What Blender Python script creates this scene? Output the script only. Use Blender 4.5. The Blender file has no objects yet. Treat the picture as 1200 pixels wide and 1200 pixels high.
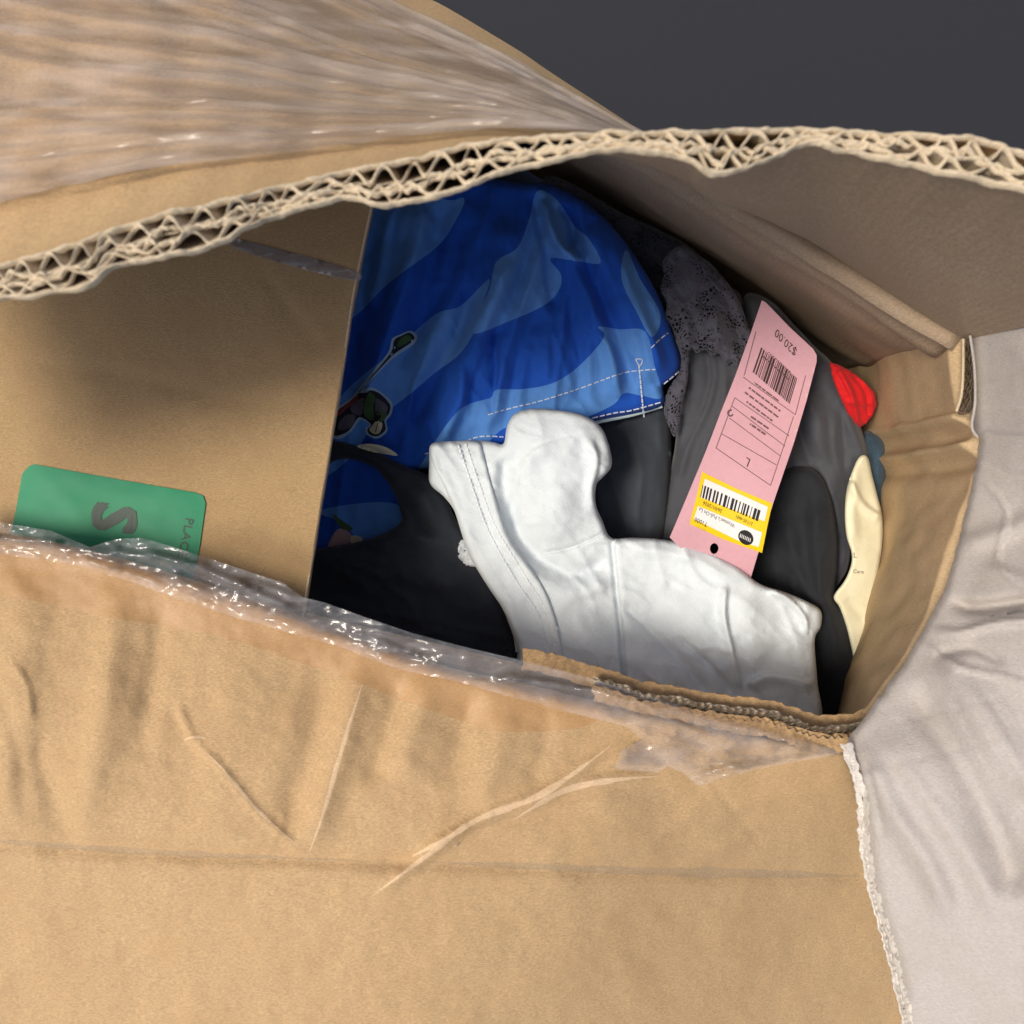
import bpy, math, random
import numpy as np
from mathutils import Vector
from mathutils.geometry import delaunay_2d_cdt

# ------------------------------------------------------------------ camera, sky, sun, exposure
scn = bpy.context.scene
col = scn.collection
H, F = 0.42, 900.0                      # camera height above the pile's mean level (m), focal length in photo pixels
cam_d = bpy.data.cameras.new("camera"); cam = bpy.data.objects.new("camera", cam_d); col.objects.link(cam)
cam.location = (0, 0, H); cam.rotation_euler = (0, 0, 0)
cam_d.sensor_width = 36; cam_d.lens = 27; cam_d.clip_start = 0.005; cam_d.clip_end = 50
cam_d.dof.use_dof = True; cam_d.dof.focus_distance = 0.34; cam_d.dof.aperture_fstop = 22
scn.camera = cam

SUN_EL, SUN_AZ = math.radians(60), math.radians(264)   # azimuth measured like the sky's rotation
wd = bpy.data.worlds.new("World"); scn.world = wd; wd.use_nodes = True
wn = wd.node_tree.nodes; bg = wn['Background']; sky = wn.new('ShaderNodeTexSky')
sky.sky_type = 'NISHITA'; sky.sun_disc = False; sky.sun_elevation = SUN_EL; sky.sun_rotation = SUN_AZ
sky.dust_density = 4.0; sky.air_density = 1.0
wd.node_tree.links.new(sky.outputs[0], bg.inputs[0]); bg.inputs[1].default_value = 0.145
sl = bpy.data.lights.new("sun", 'SUN'); sl.energy = 2.6; sl.angle = math.radians(15); sl.color = (1.0, 0.93, 0.82)
sun = bpy.data.objects.new("sun", sl); col.objects.link(sun)
sdir = Vector((math.sin(SUN_AZ)*math.cos(SUN_EL), math.cos(SUN_AZ)*math.cos(SUN_EL), math.sin(SUN_EL)))
sun.rotation_euler = (-sdir).to_track_quat('-Z', 'Y').to_euler()
scn.view_settings.view_transform = 'Standard'; scn.view_settings.look = 'None'
scn.view_settings.exposure = 0.20; scn.view_settings.gamma = 1.0

rnd = random.Random(7)

# ------------------------------------------------------------------ maths helpers
def W(px, py, z):
    """point of the place that stands z cm above the pile's mean level and is seen at photo pixel px, py"""
    d = H - z*0.01
    return np.stack([(px-600.0)/F*d, -(py-600.0)/F*d, z*0.01], -1)

_perm = np.random.RandomState(3).permutation(256); _perm = np.concatenate([_perm, _perm, _perm])
_g = np.random.RandomState(4).uniform(-1, 1, (256, 2)); _g /= np.linalg.norm(_g, axis=1)[:, None]
def perlin(x, y):
    xi = np.floor(x).astype(int); yi = np.floor(y).astype(int); xf = x-xi; yf = y-yi
    xi &= 255; yi &= 255
    f = lambda t: t*t*t*(t*(t*6-15)+10)
    def g(a, b, u, v):
        gg = _g[_perm[_perm[a]+b] & 255]; return gg[..., 0]*u+gg[..., 1]*v
    n00 = g(xi, yi, xf, yf); n10 = g(xi+1, yi, xf-1, yf); n01 = g(xi, yi+1, xf, yf-1); n11 = g(xi+1, yi+1, xf-1, yf-1)
    u = f(xf); v = f(yf)
    return (n00*(1-u)+n10*u)*(1-v)+(n01*(1-u)+n11*u)*v
def fbm(x, y, o=3, s=0.0):
    t = 0; a = 1.0
    for i in range(o): t = t+a*perlin(x*2**i+17.3*i+s, y*2**i-9.1*i+s*1.7); a *= .5
    return t

def cr(pts, closed=True, n=6):
    """Catmull-Rom through the points"""
    P = np.array(pts, float); m = len(P); out = []
    rng = range(m) if closed else range(m-1)
    for i in rng:
        if closed: a, b, c, d = P[(i-1) % m], P[i], P[(i+1) % m], P[(i+2) % m]
        else: a, b, c, d = P[max(i-1, 0)], P[i], P[i+1], P[min(i+2, m-1)]
        for k in range(n):
            t = k/n
            out.append(0.5*((2*b)+(-a+c)*t+(2*a-5*b+4*c-d)*t*t+(-a+3*b-3*c+d)*t**3))
    if not closed: out.append(P[-1])
    return np.array(out)

def resample(P, step, closed=True):
    P = np.array(P, float)
    if closed: P = np.vstack([P, P[:1]])
    L = np.r_[0, np.cumsum(np.linalg.norm(np.diff(P, axis=0), axis=1))]
    n = max(int(L[-1]/step), 3)
    t = np.linspace(0, L[-1], n+1)
    if closed: t = t[:-1]
    return np.stack([np.interp(t, L, P[:, k]) for k in range(P.shape[1])], -1)

def seg_dist(x, y, P, closed=False):
    """distance to polyline, side sign, arclength fraction"""
    P = np.array(P, float)[:, :2]
    A = P if closed else P[:-1]; B = np.roll(P, -1, 0) if closed else P[1:]
    L = np.r_[0, np.cumsum(np.linalg.norm(B-A, axis=1))]
    best = np.full(x.shape, 1e9); side = np.zeros(x.shape); frac = np.zeros(x.shape)
    for i in range(len(A)):
        ax, ay = A[i]; dx, dy = B[i]-A[i]; l2 = dx*dx+dy*dy+1e-9
        t = np.clip(((x-ax)*dx+(y-ay)*dy)/l2, 0, 1)
        ex = x-ax-t*dx; ey = y-ay-t*dy; d = np.hypot(ex, ey); m = d < best
        best = np.where(m, d, best); side = np.where(m, np.sign(dx*ey-dy*ex), side)
        frac = np.where(m, (L[i]+t*math.sqrt(l2))/L[-1], frac)
    return best, side, frac

def inside(x, y, P):
    r = np.zeros(x.shape, bool); n = len(P)
    for i in range(n):
        x1, y1 = P[i][:2]; x2, y2 = P[(i+1) % n][:2]
        if y1 == y2: continue
        c = ((y1 > y) != (y2 > y)) & (x < (x2-x1)*(y-y1)/(y2-y1)+x1)
        r ^= c
    return r

def idw(cp, sm=30.0):
    """smooth level through control points (x, y, z)"""
    C = np.array(cp, float)
    if len(C) == 1: return lambda x, y: np.full(np.shape(x), C[0, 2])
    if len(C) == 3:                      # a plane
        A = np.c_[C[:, :2], np.ones(3)]; s = np.linalg.solve(A, C[:, 2])
        return lambda x, y: s[0]*x+s[1]*y+s[2]
    # thin plate
    def U(r2): return 0.5*r2*np.log(r2+1e-9)
    S = 1/200.
    X = C[:, :2]*S; n = len(C)
    K = U(((X[:, None]-X[None])**2).sum(-1))+np.eye(n)*1e-3
    Pm = np.c_[np.ones(n), X]
    M = np.zeros((n+3, n+3)); M[:n, :n] = K; M[:n, n:] = Pm; M[n:, :n] = Pm.T
    w = np.linalg.solve(M, np.r_[C[:, 2], 0, 0, 0])
    def f(x, y):
        x = np.asarray(x, float)*S; y = np.asarray(y, float)*S
        t = w[n]+w[n+1]*x+w[n+2]*y
        for i in range(n): t = t+w[i]*U((x-X[i, 0])**2+(y-X[i, 1])**2)
        return t
    return f

def fold_height(x, y, folds):
    h = np.zeros(np.shape(x))
    for fd in folds:
        line, wd_, ht = fd[0], fd[1], fd[2]
        kind = fd[3] if len(fd) > 3 else 'r'
        taper = fd[4] if len(fd) > 4 else .2
        P = cr(line, False, 5) if len(line) > 2 else np.array(line, float)
        d, s, fr = seg_dist(x, y, P)
        tp = np.clip(np.minimum(fr, 1-fr)/max(taper, 1e-3), 0, 1) if taper > 0 else 1.0
        tp = tp*tp*(3-2*tp) if taper > 0 else 1.0
        if kind == 'r': h += ht*np.exp(-(d/wd_)**2*1.6)*tp            # ridge or valley
        elif kind == 'c': h += ht*np.maximum(0, 1-d/wd_)*tp            # sharp crease
        elif kind == 's':                                              # soft step, up on the positive side
            t = np.clip(s*d/wd_*.5+.5, 0, 1); t = t*t*(3-2*t)
            h += ht*(t-.5)*np.exp(-(d/(wd_*4))**2)*tp
        elif kind == 'p': h += ht*np.exp(-(np.where(s > 0, d, d*4)/wd_)**2)*tp  # one-sided pleat
    return h

# ------------------------------------------------------------------ object helpers
def tag(o, label=None, cat=None, group=None, kind=None):
    if label: o['label'] = label
    if cat: o['category'] = cat
    if group: o['group'] = group
    if kind: o['kind'] = kind
    return o
def empty(name, loc=(0, 0, 0)):
    o = bpy.data.objects.new(name, None); o.location = loc; o.empty_display_size = .02; col.objects.link(o); return o
def link(name, verts, faces, mats, parent=None, fm=None, smooth=True):
    me = bpy.data.meshes.new(name); me.from_pydata([tuple(map(float, v)) for v in verts], [], [tuple(map(int, f)) for f in faces])
    if not isinstance(mats, (list, tuple)): mats = [mats]
    for m in mats: me.materials.append(m)
    if fm is not None: me.polygons.foreach_set('material_index', np.array(fm, dtype=np.int32))
    if smooth: me.polygons.foreach_set('use_smooth', [True]*len(me.polygons))
    me.update()
    o = bpy.data.objects.new(name, me); col.objects.link(o)
    if parent is not None:
        o.parent = parent
        M = Vector((0, 0, 0)); p = parent
        while p is not None: M = M+p.location; p = p.parent
        o.location = -M if parent.type == 'EMPTY' else (0, 0, 0)
        if parent.type != 'EMPTY': o.location = (0, 0, 0)
    return o

def sheet(name, outline, zf, mats, parent=None, folds=(), roll=(0, 0), skirt=(0, 0), step=4.0, closed_smooth=True,
          regions=(), lines=(), noise=(0, 60), noise2=(0, 10), holes=(), solid=0.0, edge_jitter=0.0, n=5, ridged=()):
    """A draped or bent sheet: outline in photo pixels, level zf in cm, folds, rolled-under edge, real skirt or thickness."""
    O = cr(outline, True, n) if closed_smooth else np.array(outline, float)
    O = resample(O, step)
    if not closed_smooth:               # keep the corners
        O = []
        m = len(outline)
        for i in range(m):
            a = np.array(outline[i], float); b = np.array(outline[(i+1) % m], float)
            k = max(1, int(np.linalg.norm(b-a)/step))
            for j in range(k): O.append(a+(b-a)*j/k)
        O = np.array(O)
    if edge_jitter:
        c = np.roll(O, -1, 0)-np.roll(O, 1, 0); nn = np.c_[c[:, 1], -c[:, 0]]/(np.linalg.norm(c, axis=1)[:, None]+1e-9)
        O = O+nn*(edge_jitter*(perlin(O[:, 0]*.13, O[:, 1]*.13)*1.6+.5*perlin(O[:, 0]*.37, O[:, 1]*.37)))[:, None]
    area = 0.5*np.sum(O[:, 0]*np.roll(O[:, 1], -1)-np.roll(O[:, 0], -1)*O[:, 1])
    if area < 0: O = O[::-1]
    x0, y0 = O.min(0); x1, y1 = O.max(0)
    gx, gy = np.meshgrid(np.arange(x0, x1, step), np.arange(y0, y1, step*.87))
    gx = gx+(np.arange(gx.shape[0])[:, None] % 2)*step*.5
    gx = gx.ravel(); gy = gy.ravel()
    ins = inside(gx, gy, O); gx = gx[ins]; gy = gy[ins]
    cons = []
    for r in list(regions)+list(lines):
        pts = r if not isinstance(r, dict) else r['p']
        closed = not (isinstance(r, dict) and r.get('open'))
        cons.append((resample(cr(pts, closed, 5), step, closed), closed))
    keep = seg_dist(gx, gy, O, True)[0] > step*.55
    for P, c in cons: keep &= seg_dist(gx, gy, P, c)[0] > step*.5
    gx = gx[keep]; gy = gy[keep]
    pts = [Vector(p) for p in O]; edges = [(i, (i+1) % len(O)) for i in range(len(O))]
    faces_in = [list(range(len(O)))]
    for h in holes:
        hp = resample(np.array(h, float), step); b = len(pts); pts += [Vector(p) for p in hp]
        edges += [(b+i, b+(i+1) % len(hp)) for i in range(len(hp))]
    for P, c in cons:
        b = len(pts); pts += [Vector(p) for p in P]
        edges += [(b+i, b+(i+1) % len(P)) for i in range(len(P) if c else len(P)-1)]
    pts += [Vector((a, b)) for a, b in zip(gx, gy)]
    v2, e2, f2, *_ = delaunay_2d_cdt(pts, edges, [], 0, 1e-4)
    X = np.array([v.x for v in v2]); Y = np.array([v.y for v in v2])
    Fc = np.array([f for f in f2 if len(f) == 3])
    cx = X[Fc].mean(1); cy = Y[Fc].mean(1)
    k = inside(cx, cy, O)
    for h in holes: k &= ~inside(cx, cy, np.array(h, float))
    Fc = Fc[k]; cx = cx[k]; cy = cy[k]
    sa = (X[Fc[:, 1]]-X[Fc[:, 0]])*(Y[Fc[:, 2]]-Y[Fc[:, 0]])-(X[Fc[:, 2]]-X[Fc[:, 0]])*(Y[Fc[:, 1]]-Y[Fc[:, 0]])
    Fc[sa > 0] = Fc[sa > 0][:, ::-1]     # photo y runs down: make faces look up
    fm = np.zeros(len(Fc), int)
    for r in regions:
        if isinstance(r, dict) and 'm' in r: fm[inside(cx, cy, resample(cr(r['p'], True, 5), step))] = r['m']
    def level(X, Y):
        X = np.asarray(X, float); Y = np.asarray(Y, float)
        z = zf(X, Y)+fold_height(X, Y, folds)
        if noise[0]: z = z+noise[0]*fbm(X/noise[1], Y/noise[1], 3, hash_name(name))
        if noise2[0]: z = z+noise2[0]*fbm(X/noise2[1], Y/noise2[1], 2, hash_name(name)+3)
        for (am, ln, wd2, an) in ridged:
            ca, sa_ = math.cos(an), math.sin(an); uu = (X*ca+Y*sa_)/ln; vv = (-X*sa_+Y*ca)/wd2
            q = np.abs(perlin(uu+.4*perlin(vv, uu), vv+.5*perlin(uu*1.3+5, vv*.7)+hash_name(name)))
            z = z+am*(1-np.clip(q*2.6, 0, 1))**2*np.clip(.5+perlin(uu*.8+9, vv*.5+2)*2, 0, 1)
        if roll[0]:
            d = seg_dist(X, Y, O, True)[0]; t = np.clip(d/roll[0], 0, 1)
            z = z-roll[1]*(1-np.sqrt(np.maximum(0, 1-(1-t)**2)))
        return z
    z = level(X, Y)
    V = W(X, Y, z)
    # boundary edges
    ed = {}
    for f in Fc:
        for a, b in ((f[0], f[1]), (f[1], f[2]), (f[2], f[0])):
            if (b, a) in ed: del ed[(b, a)]
            else: ed[(a, b)] = 1
    faces = [tuple(f) for f in Fc]; V = list(V); fm = list(fm)
    if solid:
        nb = len(V)
        # vertex normals for the underside
        A = np.array(V); nrm = np.zeros_like(A)
        fn = np.cross(A[Fc[:, 1]]-A[Fc[:, 0]], A[Fc[:, 2]]-A[Fc[:, 0]])
        for q in range(3): np.add.at(nrm, Fc[:, q], fn)
        nrm /= np.linalg.norm(nrm, axis=1)[:, None]+1e-12
        V += list(A-nrm*solid*.01)
        for f, m in zip(list(faces), list(fm)): faces.append((f[2]+nb, f[1]+nb, f[0]+nb)); fm.append(m)
        for a, b in ed:
            q = len(V); V += [V[b], V[a], V[a+nb], V[b+nb]]; faces.append((q, q+1, q+2, q+3)); fm.append(0)
    elif skirt[0]:
        # outer edge turned under: two rings, inwards and down
        E = list(ed.keys()); nxt = {a: b for a, b in E}; prv = {b: a for a, b in E}
        bi = {}
        rings = ((.35, .35), (1.0, 1.0))
        for r_i, (fx, fz) in enumerate(rings):
            for a in nxt:
                p = prv.get(a, a); q = nxt[a]
                tx = X[q]-X[p]; ty = Y[q]-Y[p]; l = math.hypot(tx, ty)+1e-9
                # inward normal: faces are clockwise in photo coords -> inside lies on one fixed side
                nx_, ny_ = ty/l, -tx/l
                bi[(r_i, a)] = len(V)
                V.append(W(np.float64(X[a]+nx_*skirt[1]*fx), np.float64(Y[a]+ny_*skirt[1]*fx), np.float64(z[a]-skirt[0]*fz)))
        for a, b in E:
            faces.append((b, a, bi[(0, a)], bi[(0, b)])); fm.append(0)
            faces.append((bi[(0, b)], bi[(0, a)], bi[(1, a)], bi[(1, b)])); fm.append(0)
    o = link(name, V, faces, mats, parent, fm)
    return o, level
def hash_name(s): return float(sum(ord(c)*(i+1) for i, c in enumerate(s)) % 97)

def ribbon(path, width, zf, lift, thick=0.03, step=3, dash=None, closed=False, jit=0.0):
    """thread or line lying on a surface; returns verts, faces (dash = (on, off) in photo pixels)"""
    P = resample(cr(path, closed, 6), step if not dash else 1.0, closed)
    V = []; Fs = []
    rr = np.random.RandomState(int(abs(P[0, 0]))) if jit and not dash else None
    def run(Q):
        if len(Q) < 2: return
        T = np.gradient(Q, axis=0); T /= np.linalg.norm(T, axis=1)[:, None]+1e-9
        N = np.c_[-T[:, 1], T[:, 0]]*width*.5
        if rr is not None: N = N*np.clip(rr.normal(1, jit, len(Q)), .2, 2.2)[:, None]
        b = len(V); k = len(Q)
        zc = zf(Q[:, 0], Q[:, 1])+lift
        for s, dz in ((-1, -thick), (-.6, 0), (.6, 0), (1, -thick)):
            q = Q+N*s; V.extend(list(W(q[:, 0], q[:, 1], zc+dz)))
        for j in range(3):
            for i in range(k-1): Fs.append((b+j*k+i, b+(j+1)*k+i, b+(j+1)*k+i+1, b+j*k+i+1))
    if not dash: run(P)
    else:
        i = 0
        while i < len(P)-2:
            on = int(dash[0]*(1+jit*(rnd.random()-.5))); run(P[i:i+on+1]); i += on+max(1, int(dash[1]))
    return V, Fs
def merge(parts):
    V = []; Fs = []
    for v, f in parts:
        b = len(V); V += list(v); Fs += [tuple(i+b for i in t) for t in f]
    return V, Fs
def poly_on(pts, zf, lift, step=3):
    """flat printed shape following a surface"""
    O = []
    for i in range(len(pts)):
        a = np.array(pts[i], float); b = np.array(pts[(i+1) % len(pts)], float); k = max(1, int(np.linalg.norm(b-a)/step))
        for j in range(k): O.append(a+(b-a)*j/k)
    O = np.array(O)
    gx, gy = np.meshgrid(np.arange(O[:, 0].min(), O[:, 0].max(), step), np.arange(O[:, 1].min(), O[:, 1].max(), step)); gx = gx.ravel(); gy = gy.ravel()
    k = inside(gx, gy, O); gx = gx[k]; gy = gy[k]
    if len(gx): k = seg_dist(gx, gy, O, True)[0] > step*.5; gx = gx[k]; gy = gy[k]
    P = [Vector(p) for p in O]+[Vector((a, b)) for a, b in zip(gx, gy)]
    v2, e2, f2, *_ = delaunay_2d_cdt(P, [(i, (i+1) % len(O)) for i in range(len(O))], [], 0, 1e-4)
    X = np.array([v.x for v in v2]); Y = np.array([v.y for v in v2])
    Fc = np.array([f for f in f2 if len(f) == 3])
    Fc = Fc[inside(X[Fc].mean(1), Y[Fc].mean(1), O)]
    sa = (X[Fc[:, 1]]-X[Fc[:, 0]])*(Y[Fc[:, 2]]-Y[Fc[:, 0]])-(X[Fc[:, 2]]-X[Fc[:, 0]])*(Y[Fc[:, 1]]-Y[Fc[:, 0]])
    Fc[sa > 0] = Fc[sa > 0][:, ::-1]
    return W(X, Y, zf(X, Y)+lift), [tuple(f) for f in Fc]
def text_on(s, c, d, up, size, zf, lift, align='CENTER', squash=1.0):
    """lettering on a surface: centre pixel, reading direction, up direction (photo px), cap size px"""
    cu = bpy.data.curves.new('lettering', 'FONT'); cu.body = s; cu.align_x = align; cu.align_y = 'CENTER'; cu.size = 1.0; cu.resolution_u = 2
    ob = bpy.data.objects.new('lettering', cu); col.objects.link(ob)
    dg = bpy.context.evaluated_depsgraph_get(); me = bpy.data.meshes.new_from_object(ob.evaluated_get(dg))
    bpy.data.objects.remove(ob); bpy.data.curves.remove(cu)
    co = np.array([v.co[:2] for v in me.vertices]); fs = [tuple(p.vertices) for p in me.polygons]
    bpy.data.meshes.remove(me)
    d = np.array(d, float); d /= np.linalg.norm(d); up = np.array(up, float); up /= np.linalg.norm(up)
    sz = size/0.7
    P = np.array(c, float)+co[:, :1]*d*sz*squash+co[:, 1:]*up*sz
    return W(P[:, 0], P[:, 1], zf(P[:, 0], P[:, 1])+lift), fs

# ------------------------------------------------------------------ materials
def mat(name): 
    m = bpy.data.materials.new(name); m.use_nodes = True
    return m, m.node_tree.nodes, m.node_tree.links, m.node_tree.nodes['Principled BSDF']
def mixc(N, L, fac, a, b):
    n = N.new('ShaderNodeMix'); n.data_type = 'RGBA'
    if isinstance(fac, (int, float)): n.inputs[0].default_value = fac
    else: L.new(fac, n.inputs[0])
    for s, v in ((6, a), (7, b)):
        if isinstance(v, (tuple, list)): n.inputs[s].default_value = (*v[:3], 1)
        else: L.new(v, n.inputs[s])
    return n.outputs[2]
def tex(N, L, kind, scale, co=None, **kw):
    n = N.new('ShaderNodeTex'+kind)
    if 'Scale' in n.inputs: n.inputs['Scale'].default_value = scale
    for k, v in kw.items():
        if k in n.inputs: n.inputs[k].default_value = v
        else: setattr(n, k, v)
    if co is not None: L.new(co, n.inputs['Vector'])
    return n
def ramp(N, L, src, a, b):
    r = N.new('ShaderNodeMapRange'); r.inputs[1].default_value = a; r.inputs[2].default_value = b; L.new(src, r.inputs[0]); return r.outputs[0]
def mapping(N, L, scale=(1, 1, 1), rot=(0, 0, 0)):
    tc = N.new('ShaderNodeTexCoord'); mp = N.new('ShaderNodeMapping'); mp.inputs['Scale'].default_value = scale; mp.inputs['Rotation'].default_value = rot
    L.new(tc.outputs['Object'], mp.inputs[0]); return mp.outputs[0]
def math_(N, L, op, a, b=None):
    n = N.new('ShaderNodeMath'); n.operation = op
    for i, v in enumerate((a, b)):
        if v is None: continue
        if isinstance(v, (int, float)): n.inputs[i].default_value = v
        else: L.new(v, n.inputs[i])
    return n.outputs[0]
def bump(N, L, B, src, strength, dist):
    b = N.new('ShaderNodeBump'); b.inputs['Strength'].default_value = strength; b.inputs['Distance'].default_value = dist
    L.new(src, b.inputs['Height']); L.new(b.outputs[0], B.inputs['Normal']); return b

def kraft(name, c, dark=.72, flute=None, rough=.75, rot=0.0, flute_amt=.25, stain=None, sheen=.3, mottle=1.0, fib=1.0):
    bs = fib
    m, N, L, B = mat(name)
    fib = tex(N, L, 'Noise', 900, mapping(N, L, (1, 3.2, 1), (0, 0, rot)), Detail=3.0, Roughness=.7)
    grain = tex(N, L, 'Noise', 2600, mapping(N, L), Detail=2.0)
    cloud = tex(N, L, 'Noise', 55, mapping(N, L), Detail=4.0, Roughness=.6)
    speck = tex(N, L, 'Voronoi', 420, mapping(N, L), feature='F1')
    dk = tuple(x*dark for x in c); lt = tuple(min(1, x*1.16) for x in c)
    a = mixc(N, L, math_(N, L, 'MULTIPLY', ramp(N, L, fib.outputs[0], .36, .66), 1.0), dk, lt)
    a = mixc(N, L, math_(N, L, 'MULTIPLY', ramp(N, L, cloud.outputs[0], .45, .75), .45*mottle), a, tuple(x*.86 for x in (c[0], c[1]*.93, c[2]*.86)))
    a = mixc(N, L, math_(N, L, 'MULTIPLY', ramp(N, L, grain.outputs[0], .35, .7), .25), a, tuple(min(1, x*1.3) for x in c))
    sp = ramp(N, L, speck.outputs['Distance'], .10, .05)
    pick = ramp(N, L, tex(N, L, 'Noise', 130, mapping(N, L)).outputs[0], .60, .66)
    a = mixc(N, L, math_(N, L, 'MULTIPLY', math_(N, L, 'MULTIPLY', sp, pick), .6), a, tuple(x*.35 for x in c))
    L.new(a, B.inputs['Base Color']); B.inputs['Roughness'].default_value = rough
    B.inputs['Specular IOR Level'].default_value = sheen
    h = math_(N, L, 'ADD', fib.outputs[0], math_(N, L, 'MULTIPLY', cloud.outputs[0], 1.5))
    if flute:
        wv = tex(N, L, 'Wave', flute, mapping(N, L, (1, 1, 1), (0, 0, rot)), Distortion=.8, wave_type='BANDS'); wv.inputs['Detail Scale'].default_value = .3
        h = math_(N, L, 'ADD', h, math_(N, L, 'MULTIPLY', wv.outputs['Fac'], flute_amt*6))
    bump(N, L, B, h, .7*bs, .00035)
    return m
def cloth(name, c, rough=.9, weave=1600, bstr=.4, var=.12, sheen=.15, rot=.3):
    m, N, L, B = mat(name)
    w1 = tex(N, L, 'Wave', weave*.32, mapping(N, L, (1, 1, 1), (0, 0, rot)), Distortion=1.0, wave_type='BANDS')
    w2 = tex(N, L, 'Wave', weave*.32, mapping(N, L, (1, 1, 1), (0, 0, rot+1.571)), Distortion=1.0, wave_type='BANDS')
    wv = math_(N, L, 'ADD', w1.outputs['Fac'], w2.outputs['Fac'])
    cl = tex(N, L, 'Noise', 90, mapping(N, L), Detail=5.0, Roughness=.65)
    fz = tex(N, L, 'Noise', 3000, mapping(N, L), Detail=2.0)
    a = mixc(N, L, ramp(N, L, cl.outputs[0], .3, .7), tuple(x*(1-var) for x in c), tuple(min(1, x*(1+var)) for x in c))
    a = mixc(N, L, math_(N, L, 'MULTIPLY', ramp(N, L, fz.outputs[0], .4, .7), .18), a, tuple(min(1, x*1.5+.004) for x in c))
    L.new(a, B.inputs['Base Color']); B.inputs['Roughness'].default_value = rough
    B.inputs['Specular IOR Level'].default_value = .25
    B.inputs['Sheen Weight'].default_value = sheen; B.inputs['Sheen Roughness'].default_value = .5
    h = math_(N, L, 'ADD', math_(N, L, 'MULTIPLY', wv, .5), math_(N, L, 'MULTIPLY', cl.outputs[0], 6.0))
    bump(N, L, B, h, bstr, .00018)
    return m
def plain(name, c, rough=.6, spec=.3):
    m, N, L, B = mat(name)
    n = tex(N, L, 'Noise', 500, mapping(N, L), Detail=3.0)
    L.new(mixc(N, L, n.outputs[0], tuple(x*.92 for x in c), tuple(min(1, x*1.06) for x in c)), B.inputs['Base Color'])
    B.inputs['Roughness'].default_value = rough; B.inputs['Specular IOR Level'].default_value = spec
    bump(N, L, B, n.outputs[0], .2, .00005)
    return m
def film(name, tint=(.97, .96, .95), gloss=.16, wr=.9, milk=.05, base=0.0, rough=.12, milkc=(.8, .8, .82), frs=1.0, wscale=60, rot=0.0, stretch=(1, 5, 1)):
    m, N, L, B = mat(name); out = N['Material Output']; N.remove(B)
    tr = N.new('ShaderNodeBsdfTransparent'); tr.inputs[0].default_value = (*tint, 1)
    gl = N.new('ShaderNodeBsdfGlossy'); gl.inputs['Roughness'].default_value = rough
    df = N.new('ShaderNodeBsdfDiffuse'); df.inputs[0].default_value = (*milkc, 1)
    co = mapping(N, L, stretch, (0, 0, rot))
    n1 = tex(N, L, 'Noise', wscale, co, Detail=5.0, Roughness=.6, Distortion=.6)
    b = N.new('ShaderNodeBump'); b.inputs['Strength'].default_value = wr; b.inputs['Distance'].default_value = .002
    L.new(n1.outputs[0], b.inputs['Height']); L.new(b.outputs[0], gl.inputs['Normal'])
    fr = N.new('ShaderNodeFresnel'); fr.inputs[0].default_value = 1.45; L.new(b.outputs[0], fr.inputs['Normal'])
    fac = math_(N, L, 'ADD', math_(N, L, 'MULTIPLY', fr.outputs[0], frs), gloss)
    m1 = N.new('ShaderNodeMixShader'); L.new(fac, m1.inputs[0]); L.new(tr.outputs[0], m1.inputs[1]); L.new(gl.outputs[0], m1.inputs[2])
    m2 = N.new('ShaderNodeMixShader')
    mk = math_(N, L, 'ADD', math_(N, L, 'MULTIPLY', ramp(N, L, n1.outputs[0], .42, .7), milk*2), base)
    L.new(mk, m2.inputs[0]); L.new(m1.outputs[0], m2.inputs[1]); L.new(df.outputs[0], m2.inputs[2])
    L.new(m2.outputs[0], out.inputs[0]); return m
def lace(name, c, scale=520, open_=.5, net=1.0):
    m, N, L, B = mat(name); out = N['Material Output']
    co = mapping(N, L)
    nz = tex(N, L, 'Noise', 140, co, Detail=2.0)
    ad = N.new('ShaderNodeVectorMath'); ad.operation = 'MULTIPLY_ADD'
    L.new(nz.outputs['Color'], ad.inputs[0]); ad.inputs[1].default_value = (.004, .004, .004); L.new(co, ad.inputs[2])
    vo = tex(N, L, 'Voronoi', scale, ad.outputs[0], feature='DISTANCE_TO_EDGE')
    mo = tex(N, L, 'Noise', 120, co, Detail=2.0)
    thr = ramp(N, L, mo.outputs[0], .40, .58)
    hole = math_(N, L, 'GREATER_THAN', vo.outputs['Distance'], math_(N, L, 'ADD', .13, math_(N, L, 'MULTIPLY', thr, .24)))
    nb = tex(N, L, 'Noise', 1500, co, Detail=2.0)
    L.new(mixc(N, L, nb.outputs[0], tuple(x*.6 for x in c), tuple(x*1.5 for x in c)), B.inputs['Base Color']); B.inputs['Roughness'].default_value = .8
    B.inputs['Sheen Weight'].default_value = .2
    bump(N, L, B, math_(N, L, 'SUBTRACT', math_(N, L, 'MULTIPLY', nb.outputs[0], .2), vo.outputs['Distance']), .7, .0005)
    tr = N.new('ShaderNodeBsdfTransparent'); mx = N.new('ShaderNodeMixShader')
    L.new(hole, mx.inputs[0]); L.new(B.outputs[0], mx.inputs[1]); L.new(tr.outputs[0], mx.inputs[2]); L.new(mx.outputs[0], out.inputs[0])
    return m

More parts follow.
